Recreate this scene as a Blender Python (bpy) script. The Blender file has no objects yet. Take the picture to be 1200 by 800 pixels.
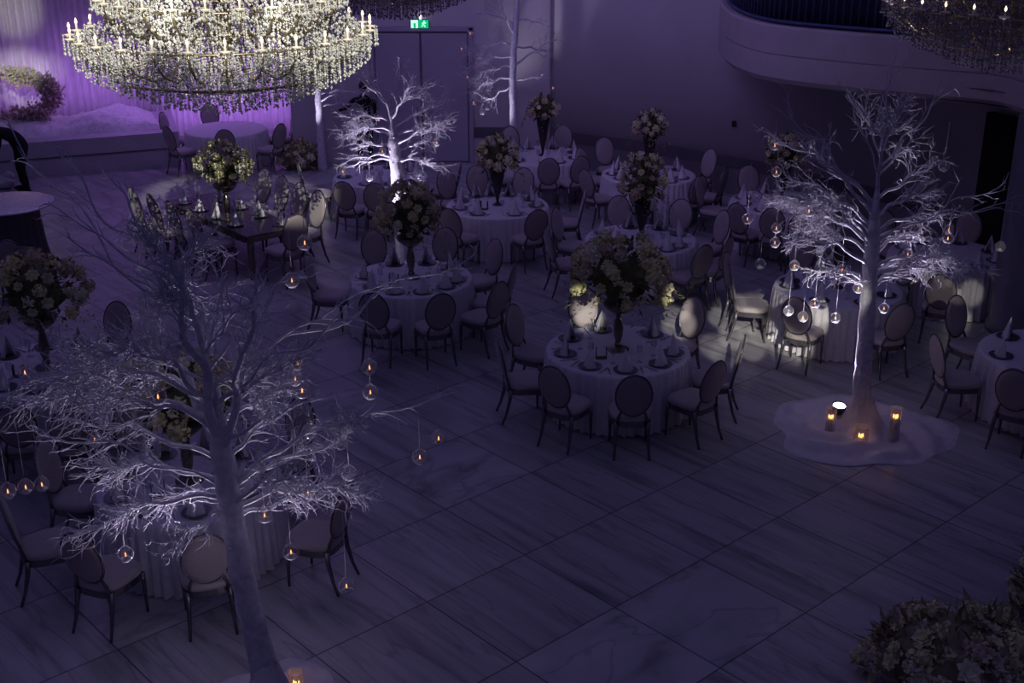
import bpy, math, random
from math import sin, cos, pi, radians, sqrt, atan2, hypot, degrees
from mathutils import Vector as V, Matrix, noise
rnd = random.Random(7)
C = bpy.context.scene.collection
# ------------------------------------------------------------------ camera model
F, CY, PITCH, CAMH = 1455.0, 400.0, 0.378, 6.355
cp, sp = cos(PITCH), sin(PITCH)
def ray(px, py):
    u = (px - 600) / F; v = (py - CY) / F
    return V((u, cp - v * sp, -sp - v * cp))
def P(px, py, z):                       # the point at height z seen at px, py
    d = ray(px, py); return V((0, 0, CAMH)) + d * ((z - CAMH) / d.z)
def PY(px, py, y):                      # the point at depth y seen at px, py
    d = ray(px, py); return V((0, 0, CAMH)) + d * (y / d.y)
# ------------------------------------------------------------------ mesh builder
class MB:
    def __init__(s): s.v = []; s.f = []; s.sm = []
    def add(s, vs, fs, sm=True):
        o = len(s.v); s.v += [tuple(p) for p in vs]
        for f in fs: s.f.append(tuple(i + o for i in f)); s.sm.append(sm)
        return s
    def box(s, c, d, rz=0, b=0.0):
        hx, hy, hz = d[0] / 2, d[1] / 2, d[2] / 2
        ca, sa = cos(rz), sin(rz)
        if b <= 0:
            pts = [(x, y, z) for z in (-hz, hz) for x, y in ((-hx, -hy), (hx, -hy), (hx, hy), (-hx, hy))]
            fs = [(3, 2, 1, 0), (4, 5, 6, 7), (0, 1, 5, 4), (1, 2, 6, 5), (2, 3, 7, 6), (3, 0, 4, 7)]
        else:
            rings = [(-hz, b), (-hz + b, 0), (hz - b, 0), (hz, b)]; pts = []
            for z, i in rings:
                x, y = hx - i, hy - i
                pts += [(-x + b, -y, z), (x - b, -y, z), (x, -y + b, z), (x, y - b, z), (x - b, y, z), (-x + b, y, z), (-x, y - b, z), (-x, -y + b, z)]
            fs = [tuple(range(7, -1, -1)), tuple(range(24, 32))]
            for r in range(3):
                for k in range(8): fs.append((r * 8 + k, r * 8 + (k + 1) % 8, r * 8 + 8 + (k + 1) % 8, r * 8 + 8 + k))
        s.add([(c[0] + x * ca - y * sa, c[1] + x * sa + y * ca, c[2] + z) for x, y, z in pts], fs, False); return s
    def tube(s, path, rad, n=6, closed=False, caps=True):
        path = [V(p) for p in path]; m = len(path)
        if not hasattr(rad, '__len__'): rad = [rad] * m
        t0 = (path[1] - path[0]).normalized()
        up = V((0, 0, 1)) if abs(t0.z) < .9 else V((1, 0, 0))
        a = t0.cross(up).normalized(); vs = []
        for i in range(m):
            if closed: t = path[(i + 1) % m] - path[i - 1]
            else: t = path[min(i + 1, m - 1)] - path[max(i - 1, 0)]
            if t.length < 1e-9: t = t0
            t = t.normalized(); a = (a - t * a.dot(t))
            a = a.normalized() if a.length > 1e-6 else t.orthogonal().normalized()
            b = t.cross(a); r = rad[i]
            for k in range(n):
                q = 2 * pi * k / n; vs.append(path[i] + (a * cos(q) + b * sin(q)) * r)
        fs = []
        for i in range(m if closed else m - 1):
            j = (i + 1) % m
            for k in range(n): fs.append((i * n + k, i * n + (k + 1) % n, j * n + (k + 1) % n, j * n + k))
        if caps and not closed: fs += [tuple(range(n - 1, -1, -1)), tuple(range((m - 1) * n, m * n))]
        s.add(vs, fs); return s
    def lathe(s, prof, n=20, c=(0, 0, 0), sm=True):
        vs = []; fs = []; m = len(prof)
        for r, z in prof:
            for k in range(n): vs.append((c[0] + r * cos(2 * pi * k / n), c[1] + r * sin(2 * pi * k / n), c[2] + z))
        for i in range(m - 1):
            for k in range(n): fs.append((i * n + k, i * n + (k + 1) % n, i * n + n + (k + 1) % n, i * n + n + k))
        fs += [tuple(range(n - 1, -1, -1)), tuple(range((m - 1) * n, m * n))]
        s.add(vs, fs, sm); return s
    def ball(s, c, r, nu=10, nv=7, jit=0.0, rg=None):
        if not hasattr(r, '__len__'): r = (r, r, r)
        vs = [(c[0], c[1], c[2] - r[2])]; fs = []
        for i in range(1, nv):
            a = -pi / 2 + pi * i / nv
            for k in range(nu):
                q = 2 * pi * k / nu; j = 1 + (rg.uniform(-jit, jit) if rg else 0)
                vs.append((c[0] + r[0] * cos(a) * cos(q) * j, c[1] + r[1] * cos(a) * sin(q) * j, c[2] + r[2] * sin(a) * j))
        vs.append((c[0], c[1], c[2] + r[2])); T = len(vs) - 1
        for k in range(nu):
            k2 = (k + 1) % nu; fs.append((0, 1 + k2, 1 + k)); fs.append((T, T - nu + k, T - nu + k2))
            for i in range(nv - 2): fs.append((1 + i * nu + k, 1 + i * nu + k2, 1 + (i + 1) * nu + k2, 1 + (i + 1) * nu + k))
        s.add(vs, fs); return s
    def octa(s, c, r, h):
        x, y, z = c
        s.add([(x + r, y, z), (x, y + r, z), (x - r, y, z), (x, y - r, z), (x, y, z + h), (x, y, z - h)],
              [(0, 1, 4), (1, 2, 4), (2, 3, 4), (3, 0, 4), (1, 0, 5), (2, 1, 5), (3, 2, 5), (0, 3, 5)], False); return s
    def leaf(s, p, d, n, L, W, curl=.15):
        d = d.normalized(); sd = d.cross(n)
        sd = sd.normalized() if sd.length > 1e-5 else d.orthogonal().normalized()
        n = sd.cross(d)
        m = p + d * L * .5 + n * L * curl
        s.add([p, m + sd * W / 2, p + d * L, m - sd * W / 2, m + n * L * -.06], [(0, 1, 4), (1, 2, 4), (2, 3, 4), (3, 0, 4)]); return s
    def build(s, name, mat, parent=None, M=None):
        me = bpy.data.meshes.new(name); me.from_pydata(s.v, [], s.f)
        me.polygons.foreach_set('use_smooth', s.sm); me.update()
        if mat: me.materials.append(mat)
        o = bpy.data.objects.new(name, me); C.objects.link(o)
        if parent: o.parent = parent
        if M is not None: o.matrix_local = M
        return o
def tag(o, label, cat, group=None, kind=None):
    o['label'] = label; o['category'] = cat
    if group: o['group'] = group
    if kind: o['kind'] = kind
    return o
def thing(name, label, cat, loc=(0, 0, 0), rz=0, group=None):
    o = bpy.data.objects.new(name, None); o.empty_display_size = .1; C.objects.link(o)
    o.location = loc; o.rotation_euler = (0, 0, rz)
    return tag(o, label, cat, group)
def dup(root, loc, rz, label, group=None, sc=None, kids={}):
    r = root.copy(); C.objects.link(r); r.location = loc; r.rotation_euler = (0, 0, rz); r['label'] = label
    if sc: r.scale = (sc, sc, sc)
    if group: r['group'] = group
    if root.name not in kids: kids[root.name] = [(c, list(c.children)) for c in root.children]
    for ch, gs in kids[root.name]:
        c = ch.copy(); C.objects.link(c); c.parent = r
        for g in gs:
            d = g.copy(); C.objects.link(d); d.parent = c
    return r
def struct(name, mb, mat, label, cat):
    o = mb.build(name, mat); o['kind'] = 'structure'; o['label'] = label; o['category'] = cat; return o
# ------------------------------------------------------------------ materials
def mat(name, col, rough=.6, metal=0, noise_s=0, noise_a=.12, bump=0, bump_s=40, sheen=0, spec=.5, emis=None, es=0, trans=0):
    m = bpy.data.materials.new(name); m.use_nodes = True; nt = m.node_tree; b = nt.nodes['Principled BSDF']
    b.inputs['Base Color'].default_value = (*col, 1); b.inputs['Roughness'].default_value = rough
    b.inputs['Metallic'].default_value = metal; b.inputs['Specular IOR Level'].default_value = spec
    if sheen: b.inputs['Sheen Weight'].default_value = sheen
    if trans: b.inputs['Transmission Weight'].default_value = trans
    if emis: b.inputs['Emission Color'].default_value = (*emis, 1); b.inputs['Emission Strength'].default_value = es
    if noise_s or bump: tc = nt.nodes.new('ShaderNodeTexCoord')
    if noise_s:
        n = nt.nodes.new('ShaderNodeTexNoise'); n.inputs['Scale'].default_value = noise_s; n.inputs['Detail'].default_value = 5
        nt.links.new(tc.outputs['Object'], n.inputs['Vector'])
        r = nt.nodes.new('ShaderNodeMapRange'); r.inputs[3].default_value = 1 - noise_a; r.inputs[4].default_value = 1 + noise_a
        r.inputs[1].default_value = .3; r.inputs[2].default_value = .7
        nt.links.new(n.outputs[0], r.inputs[0])
        x = nt.nodes.new('ShaderNodeVectorMath'); x.operation = 'SCALE'; x.inputs[0].default_value = col
        nt.links.new(r.outputs[0], x.inputs['Scale']); nt.links.new(x.outputs[0], b.inputs['Base Color'])
    if bump:
        n = nt.nodes.new('ShaderNodeTexNoise'); n.inputs['Scale'].default_value = bump_s; n.inputs['Detail'].default_value = 4
        nt.links.new(tc.outputs['Object'], n.inputs['Vector'])
        k = nt.nodes.new('ShaderNodeBump'); k.inputs['Strength'].default_value = bump; k.inputs['Distance'].default_value = .02
        nt.links.new(n.outputs[0], k.inputs['Height']); nt.links.new(k.outputs[0], b.inputs['Normal'])
    return m
TILE, TYAW, TOX, TOY = 1.204, .735, -1.665, 8.795
def marble():
    m = bpy.data.materials.new('marble_tiles'); m.use_nodes = True; nt = m.node_tree; L = nt.links.new; b = nt.nodes['Principled BSDF']
    def N(t, **k):
        n = nt.nodes.new(t)
        for a, v in k.items(): setattr(n, a, v)
        return n
    def math_(op, a, bb=None):
        n = N('ShaderNodeMath', operation=op)
        for i, x in enumerate((a, bb)):
            if x is None: continue
            if isinstance(x, (int, float)): n.inputs[i].default_value = x
            else: L(x, n.inputs[i])
        return n.outputs[0]
    tc = N('ShaderNodeTexCoord'); mp = N('ShaderNodeMapping', vector_type='TEXTURE')
    mp.inputs['Location'].default_value = (TOX, TOY, 0); mp.inputs['Rotation'].default_value = (0, 0, TYAW); mp.inputs['Scale'].default_value = (TILE, TILE, 1)
    L(tc.outputs['Object'], mp.inputs['Vector'])
    sx = N('ShaderNodeSeparateXYZ'); L(mp.outputs[0], sx.inputs[0])
    X, Y = sx.outputs[0], sx.outputs[1]
    fx, fy = math_('FLOOR', X), math_('FLOOR', Y)
    cid = N('ShaderNodeCombineXYZ'); L(fx, cid.inputs[0]); L(fy, cid.inputs[1])
    wn = N('ShaderNodeTexWhiteNoise', noise_dimensions='3D'); L(cid.outputs[0], wn.inputs['Vector'])
    sel = math_('GREATER_THAN', wn.outputs[0], .78)
    # streak coordinates: long along tile v, short along u (swapped on some tiles)
    ca = N('ShaderNodeCombineXYZ'); L(math_('MULTIPLY', X, 6.0), ca.inputs[0]); L(math_('MULTIPLY', Y, .55), ca.inputs[1])
    cb = N('ShaderNodeCombineXYZ'); L(math_('MULTIPLY', X, 1.3), cb.inputs[0]); L(math_('MULTIPLY', Y, 2.2), cb.inputs[1])
    mx = N('ShaderNodeMix', data_type='VECTOR'); L(sel, mx.inputs[0]); L(ca.outputs[0], mx.inputs[4]); L(cb.outputs[0], mx.inputs[5])
    off = N('ShaderNodeVectorMath', operation='SCALE'); off.inputs['Scale'].default_value = 37; L(wn.outputs[1], off.inputs[0])
    ad = N('ShaderNodeVectorMath', operation='ADD'); L(mx.outputs[1], ad.inputs[0]); L(off.outputs[0], ad.inputs[1])
    n1 = N('ShaderNodeTexNoise'); n1.inputs['Scale'].default_value = 1.2; n1.inputs['Detail'].default_value = 6; n1.inputs['Distortion'].default_value = .5; L(ad.outputs[0], n1.inputs['Vector'])
    n2 = N('ShaderNodeTexNoise'); n2.inputs['Scale'].default_value = .8; n2.inputs['Detail'].default_value = 3; n2.inputs['Distortion'].default_value = .5; L(ad.outputs[0], n2.inputs['Vector'])
    cr = N('ShaderNodeValToRGB'); e = cr.color_ramp.elements
    e[0].position = .30; e[0].color = (.24, .235, .25, 1); e[1].position = .62; e[1].color = (.48, .47, .49, 1)
    e.new(.44).color = (.39, .385, .40, 1)
    L(n1.outputs[0], cr.inputs[0])
    # thin dark veins
    ab = math_('ABSOLUTE', math_('SUBTRACT', n2.outputs[0], .5))
    vr = N('ShaderNodeMapRange'); vr.inputs[1].default_value = 0; vr.inputs[2].default_value = .025; vr.inputs[3].default_value = .70; vr.inputs[4].default_value = 1; L(ab, vr.inputs[0])
    def edge(c):
        f = math_('FRACT', c); g = math_('SUBTRACT', 1.0, f); return math_('MINIMUM', f, g)
    ed = math_('MINIMUM', edge(X), edge(Y)); gr = math_('LESS_THAN', ed, .006)
    gm = math_('SUBTRACT', 1.0, math_('MULTIPLY', gr, .75))
    tone = N('ShaderNodeMapRange'); tone.inputs[3].default_value = .86; tone.inputs[4].default_value = 1.1; L(wn.outputs[0], tone.inputs[0])
    fac = math_('MULTIPLY', math_('MULTIPLY', vr.outputs[0], gm), tone.outputs[0])
    s = N('ShaderNodeVectorMath', operation='SCALE'); L(cr.outputs[0], s.inputs[0]); L(fac, s.inputs['Scale'])
    L(s.outputs[0], b.inputs['Base Color'])
    b.inputs['Roughness'].default_value = .32; b.inputs['Specular IOR Level'].default_value = .45
    return m
def glass(name, tint=(1, 1, 1), edge=.75, base=.06):
    m = bpy.data.materials.new(name); m.use_nodes = True; nt = m.node_tree; nt.nodes.remove(nt.nodes['Principled BSDF'])
    out = nt.nodes['Material Output']; t = nt.nodes.new('ShaderNodeBsdfTransparent'); t.inputs[0].default_value = (*tint, 1)
    g = nt.nodes.new('ShaderNodeBsdfGlossy'); g.inputs['Roughness'].default_value = .06; g.inputs[0].default_value = (.9, .9, 1, 1)
    d = nt.nodes.new('ShaderNodeBsdfDiffuse'); d.inputs[0].default_value = (.8, .8, .85, 1)
    m0 = nt.nodes.new('ShaderNodeMixShader'); m0.inputs[0].default_value = .5; nt.links.new(g.outputs[0], m0.inputs[1]); nt.links.new(d.outputs[0], m0.inputs[2])
    lw = nt.nodes.new('ShaderNodeLayerWeight'); lw.inputs[0].default_value = .5
    r = nt.nodes.new('ShaderNodeMapRange'); r.inputs[1].default_value = .35; r.inputs[2].default_value = 1; r.inputs[3].default_value = base; r.inputs[4].default_value = edge
    nt.links.new(lw.outputs['Facing'], r.inputs[0])
    x = nt.nodes.new('ShaderNodeMixShader'); nt.links.new(r.outputs[0], x.inputs[0]); nt.links.new(t.outputs[0], x.inputs[1]); nt.links.new(m0.outputs[0], x.inputs[2])
    nt.links.new(x.outputs[0], out.inputs[0]); return m
M = dict(
    floor=marble(),
    wall=mat('painted_wall', (.56, .53, .56), .75, noise_s=1.2, noise_a=.05, bump=.03, bump_s=60),
    trim=mat('wall_trim', (.11, .105, .12), .5, noise_s=3, noise_a=.06),
    door=mat('door_panel', (.40, .38, .45), .5, noise_s=2, noise_a=.05), seam=mat('door_gap', (.16, .15, .18), .7, noise_s=9),
    curtain=mat('sheer_curtain', (.72, .70, .72), .85, noise_s=6, noise_a=.06, sheen=.3),
    stage=mat('stage_boards', (.52, .50, .54), .6, noise_s=3, noise_a=.08),
    snow=mat('fluffy_white', (.8, .79, .8), .95, noise_s=14, noise_a=.15, bump=.6, bump_s=25),
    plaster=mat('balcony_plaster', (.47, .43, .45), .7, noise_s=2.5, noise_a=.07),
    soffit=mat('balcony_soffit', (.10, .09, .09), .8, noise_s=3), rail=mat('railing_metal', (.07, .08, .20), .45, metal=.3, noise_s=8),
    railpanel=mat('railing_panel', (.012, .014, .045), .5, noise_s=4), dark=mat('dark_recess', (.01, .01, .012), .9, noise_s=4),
    pillar=mat('pillar_stone', (.17, .16, .19), .45, noise_s=5, noise_a=.15),
    cloth=mat('white_tablecloth', (.76, .74, .77), .8, noise_s=20, noise_a=.05, sheen=.2),
    napkin=mat('white_napkin', (.80, .79, .82), .8, noise_s=30, noise_a=.05, sheen=.2),
    uphol=mat('beige_upholstery', (.42, .37, .37), .75, noise_s=60, noise_a=.08, sheen=.3),
    upback=mat('beige_back_cloth', (.33, .275, .29), .8, noise_s=60, noise_a=.08, sheen=.3),
    frame=mat('dark_chair_metal', (.20, .19, .20), .27, metal=.7, noise_s=30, noise_a=.2),
    gold=mat('antique_gold', (.25, .225, .18), .3, metal=.9, noise_s=25, noise_a=.3),
    darkvase=mat('dark_vase', (.06, .05, .055), .3, metal=.4, noise_s=12, noise_a=.2),
    leaf=mat('dark_leaves', (.10, .115, .04), .6, noise_s=8, noise_a=.4), sage=mat('pale_leaves', (.30, .28, .16), .7, noise_s=8, noise_a=.3),
    cream=mat('cream_petals', (.80, .78, .42), .85, noise_s=18, noise_a=.2), white=mat('white_petals', (.84, .84, .58), .85, noise_s=18, noise_a=.15),
    blush=mat('blush_petals', (.66, .57, .40), .85, noise_s=18, noise_a=.2),
    pampas=mat('blush_pampas', (.74, .58, .54), .95, noise_s=10, noise_a=.25),
    bark=mat('white_painted_bark', (.66, .65, .72), .8, noise_s=18, noise_a=.18, bump=.5, bump_s=45),
    basecloth=mat('grey_base_cloth', (.62, .60, .66), .85, noise_s=10, noise_a=.08, bump=.15, bump_s=30),
    crystal=mat('cut_crystal', (.95, .96, .88),   .09, metal=.35, noise_s=45, noise_a=.45, spec=1.0),  # noise paints sparkle contrast into the crystal colour
    shaded=mat('shaded_crystal', (.26, .24, .28), .09, metal=.35, noise_s=45, noise_a=.5, spec=1.0),  # same crystal, darkened in colour for the chandeliers out of the sun
    brass=mat('chandelier_brass', (.40, .33, .20), .3, metal=.8, noise_s=15, noise_a=.2),
    candle=mat('candle_wax', (.80, .74, .62), .6, noise_s=20, noise_a=.05),
    steel=mat('polished_steel', (.35, .34, .36), .2, metal=.95, noise_s=20, noise_a=.1),
    plate=mat('dark_charger', (.13, .12, .15), .3, metal=.3, noise_s=10, noise_a=.1),
    mirror=mat('dark_mirror', (.09, .08, .09), .22, metal=.3, noise_s=6, noise_a=.2),
    sequin=mat('sequin_top', (.80, .77, .80), .25, metal=.5, noise_s=50, noise_a=.35, bump=.4, bump_s=90),
    drape=mat('dark_drape', (.10, .09, .11), .55, metal=.2, noise_s=40, noise_a=.4),
    black=mat('black_cloth', (.008, .008, .009), .9, noise_s=20), skin=mat('skin', (.30, .19, .14), .6, noise_s=8, noise_a=.05), hair=mat('dark_hair', (.01, .009, .009), .6, noise_s=30),
    housing=mat('lamp_housing', (.03, .03, .03), .5, noise_s=10),
    glass=glass('clear_globe', edge=.95, base=.16), glass2=glass('clear_tumbler', tint=(.93, .93, .95), edge=.6, base=.06),
    string=mat('pale_string', (.55, .53, .58), .8, noise_s=10),
    flame=mat('candle_flame', (1, .5, .15), .5, emis=(1, .36, .12), es=2.6), amber=mat('amber_flame', (1, .6, .2), .5, emis=(1, .45, .12), es=7),
    bulb=mat('lit_bulb', (1, .8, .5), .5, emis=(1, .66, .30), es=5), lens=mat('lit_lens', (1, 1, 1), .5, emis=(.82, .78, 1), es=9),
    green=mat('sign_green', (.0, .35, .15), .5, emis=(.0, .55, .20), es=.9), signwhite=mat('sign_white', (.8, 1, .9), .5, emis=(.5, 1, .72), es=1.1),
)
# ------------------------------------------------------------------ the setting
def sheet(name, pts, z0, z1, m, label, cat, thick=.12, sm=True):
    """vertical wall along a plan polyline, with a real thickness on the far side"""
    b = MB(); n = len(pts); vs = []
    for i, p in enumerate(pts):
        a = V(pts[max(i - 1, 0)]); c = V(pts[min(i + 1, n - 1)]); t = (c - a).normalized(); q = V((-t.y, t.x)) * thick
        for z in (z0, z1): vs.append((p[0], p[1], z))
        for z in (z0, z1): vs.append((p[0] + q.x, p[1] + q.y, z))
    fs = []
    for i in range(n - 1):
        o = i * 4; w = o + 4
        fs += [(o, w, w + 1, o + 1), (o + 2, o + 3, w + 3, w + 2), (o + 1, w + 1, w + 3, o + 3), (o, o + 2, w + 2, w)]
    fs += [(0, 1, 3, 2), (n * 4 - 4, n * 4 - 2, n * 4 - 1, n * 4 - 3)]
    b.add(vs, fs, n > 6 and sm); return struct(name, b, m, label, cat)
struct('floor', MB().box((-1, 15, -.1), (34, 38, .2)), M['floor'], 'large square veined marble tiles laid diagonally', 'floor')
YB = 26.62
sheet('wall_back', [(-4.75, YB), (.35, YB)], 0, 8.5, M['wall'], 'flat painted wall holding the double door', 'wall')
sheet('wall_alcove', [(-4.75, 31.2), (-4.75, YB + .12)], 0, 8.5, M['wall'], 'short side wall of the stage alcove', 'wall')
cw = [(.35, 26.45)]
ctl = [(.62, 26.42), (2.2, 25.5), (3.5, 24.6), (4.9, 23.35), (6.3, 21.7), (7.5, 19.7), (8.5, 17.4), (9.2, 14.4), (9.6, 11), (9.7, 6), (9.7, -2)]
def smooth(ps, k=4):
    out = []
    for i in range(len(ps) - 1):
        a, b, c, d = (V(ps[max(i - 1, 0)]), V(ps[i]), V(ps[i + 1]), V(ps[min(i + 2, len(ps) - 1)]))
        for j in range(k):
            t = j / k; out.append(.5 * ((2 * b) + (c - a) * t + (2 * a - 5 * b + 4 * c - d) * t * t + (3 * b - a - 3 * c + d) * t ** 3))
    return out + [V(ps[-1])]
curve = smooth(ctl)
sheet('wall_right', curve, 0, 8.5, M['wall'], 'long curved painted wall running under the balcony', 'wall')
struct('wall_pilaster', MB().box((.42, YB - .16, 4.25), (.78, .5, 8.5), b=.03), M['wall'], 'shallow pale pilaster beside the double door', 'pilaster')
off = [p + V((-.035, -.045)) for p in curve]
sheet('trim_right', off, .55, .76, M['trim'], 'grey dado band along the curved wall', 'wall trim', thick=.03, sm=False)
struct('trim_back', MB().box((-.42, YB - .03, .655), (.86, .06, .21), b=.01), M['trim'], 'grey dado band between door and pilaster', 'wall trim')
# double door
dl, dr, dt = -2.9, -.93, 2.78
door = MB().box(((dl + dr) / 2, YB - .02, dt / 2), (dr - dl, .06, dt)).build('door_1', M['seam']); door['kind'] = 'structure'; door['label'] = 'tall flush double door in the back wall'; door['category'] = 'door'
for x0, x1 in ((dl, -1.93), (-1.915, dr)):
    MB().box(((x0 + x1) / 2, YB - .06, dt / 2), (x1 - x0 - .03, .05, dt - .06), b=.008).build('door_leaf', M['door'], door)
fr = MB()
for x in (dl - .06, dr + .06): fr.box((x, YB - .05, dt / 2 + .05), (.1, .1, dt + .1), b=.01)
fr.box(((dl + dr) / 2, YB - .05, dt + .06), (dr - dl + .22, .1, .1), b=.01); fr.build('door_frame', M['door'], door)
for x in (-2.02, -1.83): MB().tube([(x, YB - .11, .95), (x, YB - .14, .97), (x, YB - .14, 1.2), (x, YB - .11, 1.22)], .012).build('door_handle', M['steel'], door)
# exit sign
ex = thing('exit_sign', 'lit green emergency exit pictogram sign above the double door', 'sign', (-1.93, YB - .1, 2.95))
MB().box((0, .02, 0), (.40, .07, .19), b=.01).build('housing', M['housing'], ex)
MB().box((.085, -.02, 0), (.21, .012, .17)).build('green_panel', M['green'], ex)
wp = MB().box((-.105, -.02, 0), (.15, .012, .165)); wp.build('white_panel', M['signwhite'], ex)
MB().box((-.10, -.029, -.03), (.05, .008, .10)).build('door_symbol', M['green'], ex)
rm = MB().ball((.10, -.03, .055), (.016, .006, .016), 8, 6)
for a, b in (((.10, .04), (.085, -.01)), ((.095, .03), (.125, .015)), ((.125, .015), (.14, .03)), ((.095, .03), (.065, .02)), ((.065, .02), (.055, -.005)), ((.085, -.01), (.115, -.03)), ((.115, -.03), (.115, -.065)), ((.085, -.01), (.07, -.04)), ((.07, -.04), (.04, -.045))):
    rm.tube([(a[0], -.03, a[1]), (b[0], -.03, b[1])], .009, 5)
rm.build('running_figure', M['signwhite'], ex)
MB().tube([(.02, .02, .09), (.02, .02, .15)], .012).ball((.02, .02, .155), .018, 8, 6).build('test_lamp', M['lens'], ex)
# curtain
b = MB(); vs = []; fs = []; n = 900
A, B = V((-14.6, 26.0)), V((-4.8, 30.35)); t = (B - A).normalized(); q = V((-t.y, t.x)); Lc = (B - A).length
zs = (0, 2, 5, 8.4)
for i in range(n + 1):
    s_ = Lc * i / n; ph = 2 * pi * s_ / .155 + 2.2 * noise.noise((s_ * .8, 0, 0))
    for z in zs:
        w = (.045 + .015 * noise.noise((s_ * 2, 5, z * .2))) * (sin(ph) + .25 * sin(2.3 * ph + z * .15)) ; p = A + t * s_ + q * w; vs.append((p.x, p.y, z))
for i in range(n):
    for k in range(3): fs.append((i * 4 + k, i * 4 + 4 + k, i * 4 + 5 + k, i * 4 + 1 + k))
b.add(vs, fs); tag(b.build('stage_curtain', M['curtain']), 'floor-length gathered sheer curtain hanging behind the stage', 'curtain')
MB().tube([tuple(A + q * -.02) + (8.35,), tuple(B + q * -.02) + (8.35,)], .03).build('curtain_rail', M['steel'])
tag(bpy.data.objects['curtain_rail'], 'straight steel rail carrying the stage curtain', 'curtain rail')
sheet('wall_stage', [A + q * .35, B + q * .35], 0, 8.5, M['wall'], 'wall behind the stage curtain', 'wall')
sheet('wall_left', [(-15.2, -2), (-15.2, 25.9)], 0, 8.5, M['wall'], 'long painted side wall beyond the stage end', 'wall')
# stage: two tiers
def prism(pts, z0, z1):
    n = len(pts); m = MB(); m.add([(x, y, z) for z in (z0, z1) for x, y in pts], [tuple(range(n - 1, -1, -1)), tuple(range(n, 2 * n))] + [(i, (i + 1) % n, n + (i + 1) % n, n + i) for i in range(n)], False); return m
fd = V((.93, .37)); lo0 = V((-15, 23.3)); lo1 = V((-7.25, 26.35))
struct('stage_platform', prism([(-14.8, 23.4), (-7.15, 26.36), (-7.9, 28.7), (-14.6, 25.8)], 0, .72), M['stage'], 'raised pale stage platform in front of the curtain', 'stage')
struct('stage_trim', prism([(-14.8, 23.38), (-7.14, 26.345), (-7.15, 26.37), (-14.8, 23.41)], .36, .385), M['trim'], 'thin grey joint line along the stage front', 'stage trim')
# fluffy white heap along the stage
b = MB(); nx, ny = 110, 26; vs = []; fs = []
sa, sb = V((-14.0, 24.15)), V((-7.55, 26.6)); sq = V((-.37, .93))
for i in range(nx + 1):
    for j in range(ny + 1):
        u, v = i / nx, j / ny; p = sa.lerp(sb, u) + sq * (v * 1.5 + .05)
        e = min(1, 9 * u, 9 * (1 - u), 5 * v, 5 * (1 - v)); h = (.20 + .16 * noise.noise((p.x * 1.3, p.y * 1.3, 0)) + .07 * noise.noise((p.x * 6, p.y * 6, 2)) + .16 * math.exp(-((p.x + 8.6) / .7) ** 2)) * max(0, e) ** .5
        vs.append((p.x + .04 * noise.noise((i * .7, j * .7, 1)), p.y, .722 + max(.0, h)))
for i in range(nx):
    for j in range(ny): o = i * (ny + 1) + j; fs.append((o, o + ny + 1, o + ny + 2, o + 1))
b.add(vs, fs); o = b.build('fluffy_fabric', M['snow']); tag(o, 'fluffy white ruffled fabric heaped along the stage top', 'fabric', kind='stuff')
# balcony
bal = smooth([(4.25, 24.2), (3.75, 22.9), (3.58, 21.6), (3.62, 20.3), (3.96, 19.31), (4.77, 18.58), (5.78, 17.95), (6.72, 17.36), (6.95, 16.6), (7.35, 15.2), (7.8, 12.5), (8.0, 9)], 5)
Z0, Z1 = 3.0, 3.86
def offs(ps, d):
    out = []
    for i, p in enumerate(ps):
        t = (ps[min(i + 1, len(ps) - 1)] - ps[max(i - 1, 0)]).normalized(); out.append(p + V((-t.y, t.x)) * d)
    return out
def ribbon(name, ps, prof, m, label, cat):
    b = MB(); k = len(prof); vs = []
    rows = [offs(ps, d) for d, z in prof]
    for i in range(len(ps)):
        for j, (d, z) in enumerate(prof): vs.append((rows[j][i].x, rows[j][i].y, z))
    fs = [(i * k + j, (i + 1) * k + j, (i + 1) * k + j + 1, i * k + j + 1) for i in range(len(ps) - 1) for j in range(k - 1)]
    b.add(vs, fs, False); return struct(name, b, m, label, cat)
# normals: path runs towards the camera, its left side (+d) faces away from the hall centre
ribbon('balcony_fascia', bal, [(.25, Z0), (.06, Z0), (.0, Z0 + .08), (0, 3.42), (.02, 3.425), (.02, 3.435), (0, 3.44), (0, Z1 - .03), (.03, Z1), (.3, Z1)], M['plaster'], 'curved plaster balcony front with a groove along its middle', 'balcony')
sl = [tuple(p) for p in bal] ; wl = [tuple(p) for p in curve if p.y < 24.3]
def slab(z, dz, inset):
    a = offs(bal, inset); b = MB(); m = len(a); vs = []
    for i in range(m):
        w = curve[0]; best = 9e9; f = i / (m - 1)
        w = wl[min(int(f * (len(wl) - 1)), len(wl) - 1)]
        for z_ in (z, z + dz): vs += [(a[i].x, a[i].y, z_), (w[0] + .05, w[1], z_)]
    fs = []
    for i in range(m - 1): o = i * 4; fs += [(o, o + 4, o + 5, o + 1), (o + 2, o + 3, o + 7, o + 6), (o, o + 2, o + 6, o + 4), (o + 1, o + 5, o + 7, o + 3)]
    return b.add(vs, fs, False)
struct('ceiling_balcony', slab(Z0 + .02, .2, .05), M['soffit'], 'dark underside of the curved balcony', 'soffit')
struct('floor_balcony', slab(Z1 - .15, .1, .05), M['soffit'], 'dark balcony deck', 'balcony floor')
rl = thing('balcony_railing', 'dark balustrade of close upright bars along the curved balcony', 'railing', (0, 0, 0))
r1 = offs(bal, .12)
def path3(ps, z): return [(p.x, p.y, z) for p in ps]
MB().tube(path3(r1, 4.92), .035, 8).build('handrail', M['rail'], rl); MB().tube(path3(r1, Z1 + .05), .03, 6).build('bottom_rail', M['rail'], rl)
r2 = offs(bal, .2); b = MB(); vs = []
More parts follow.
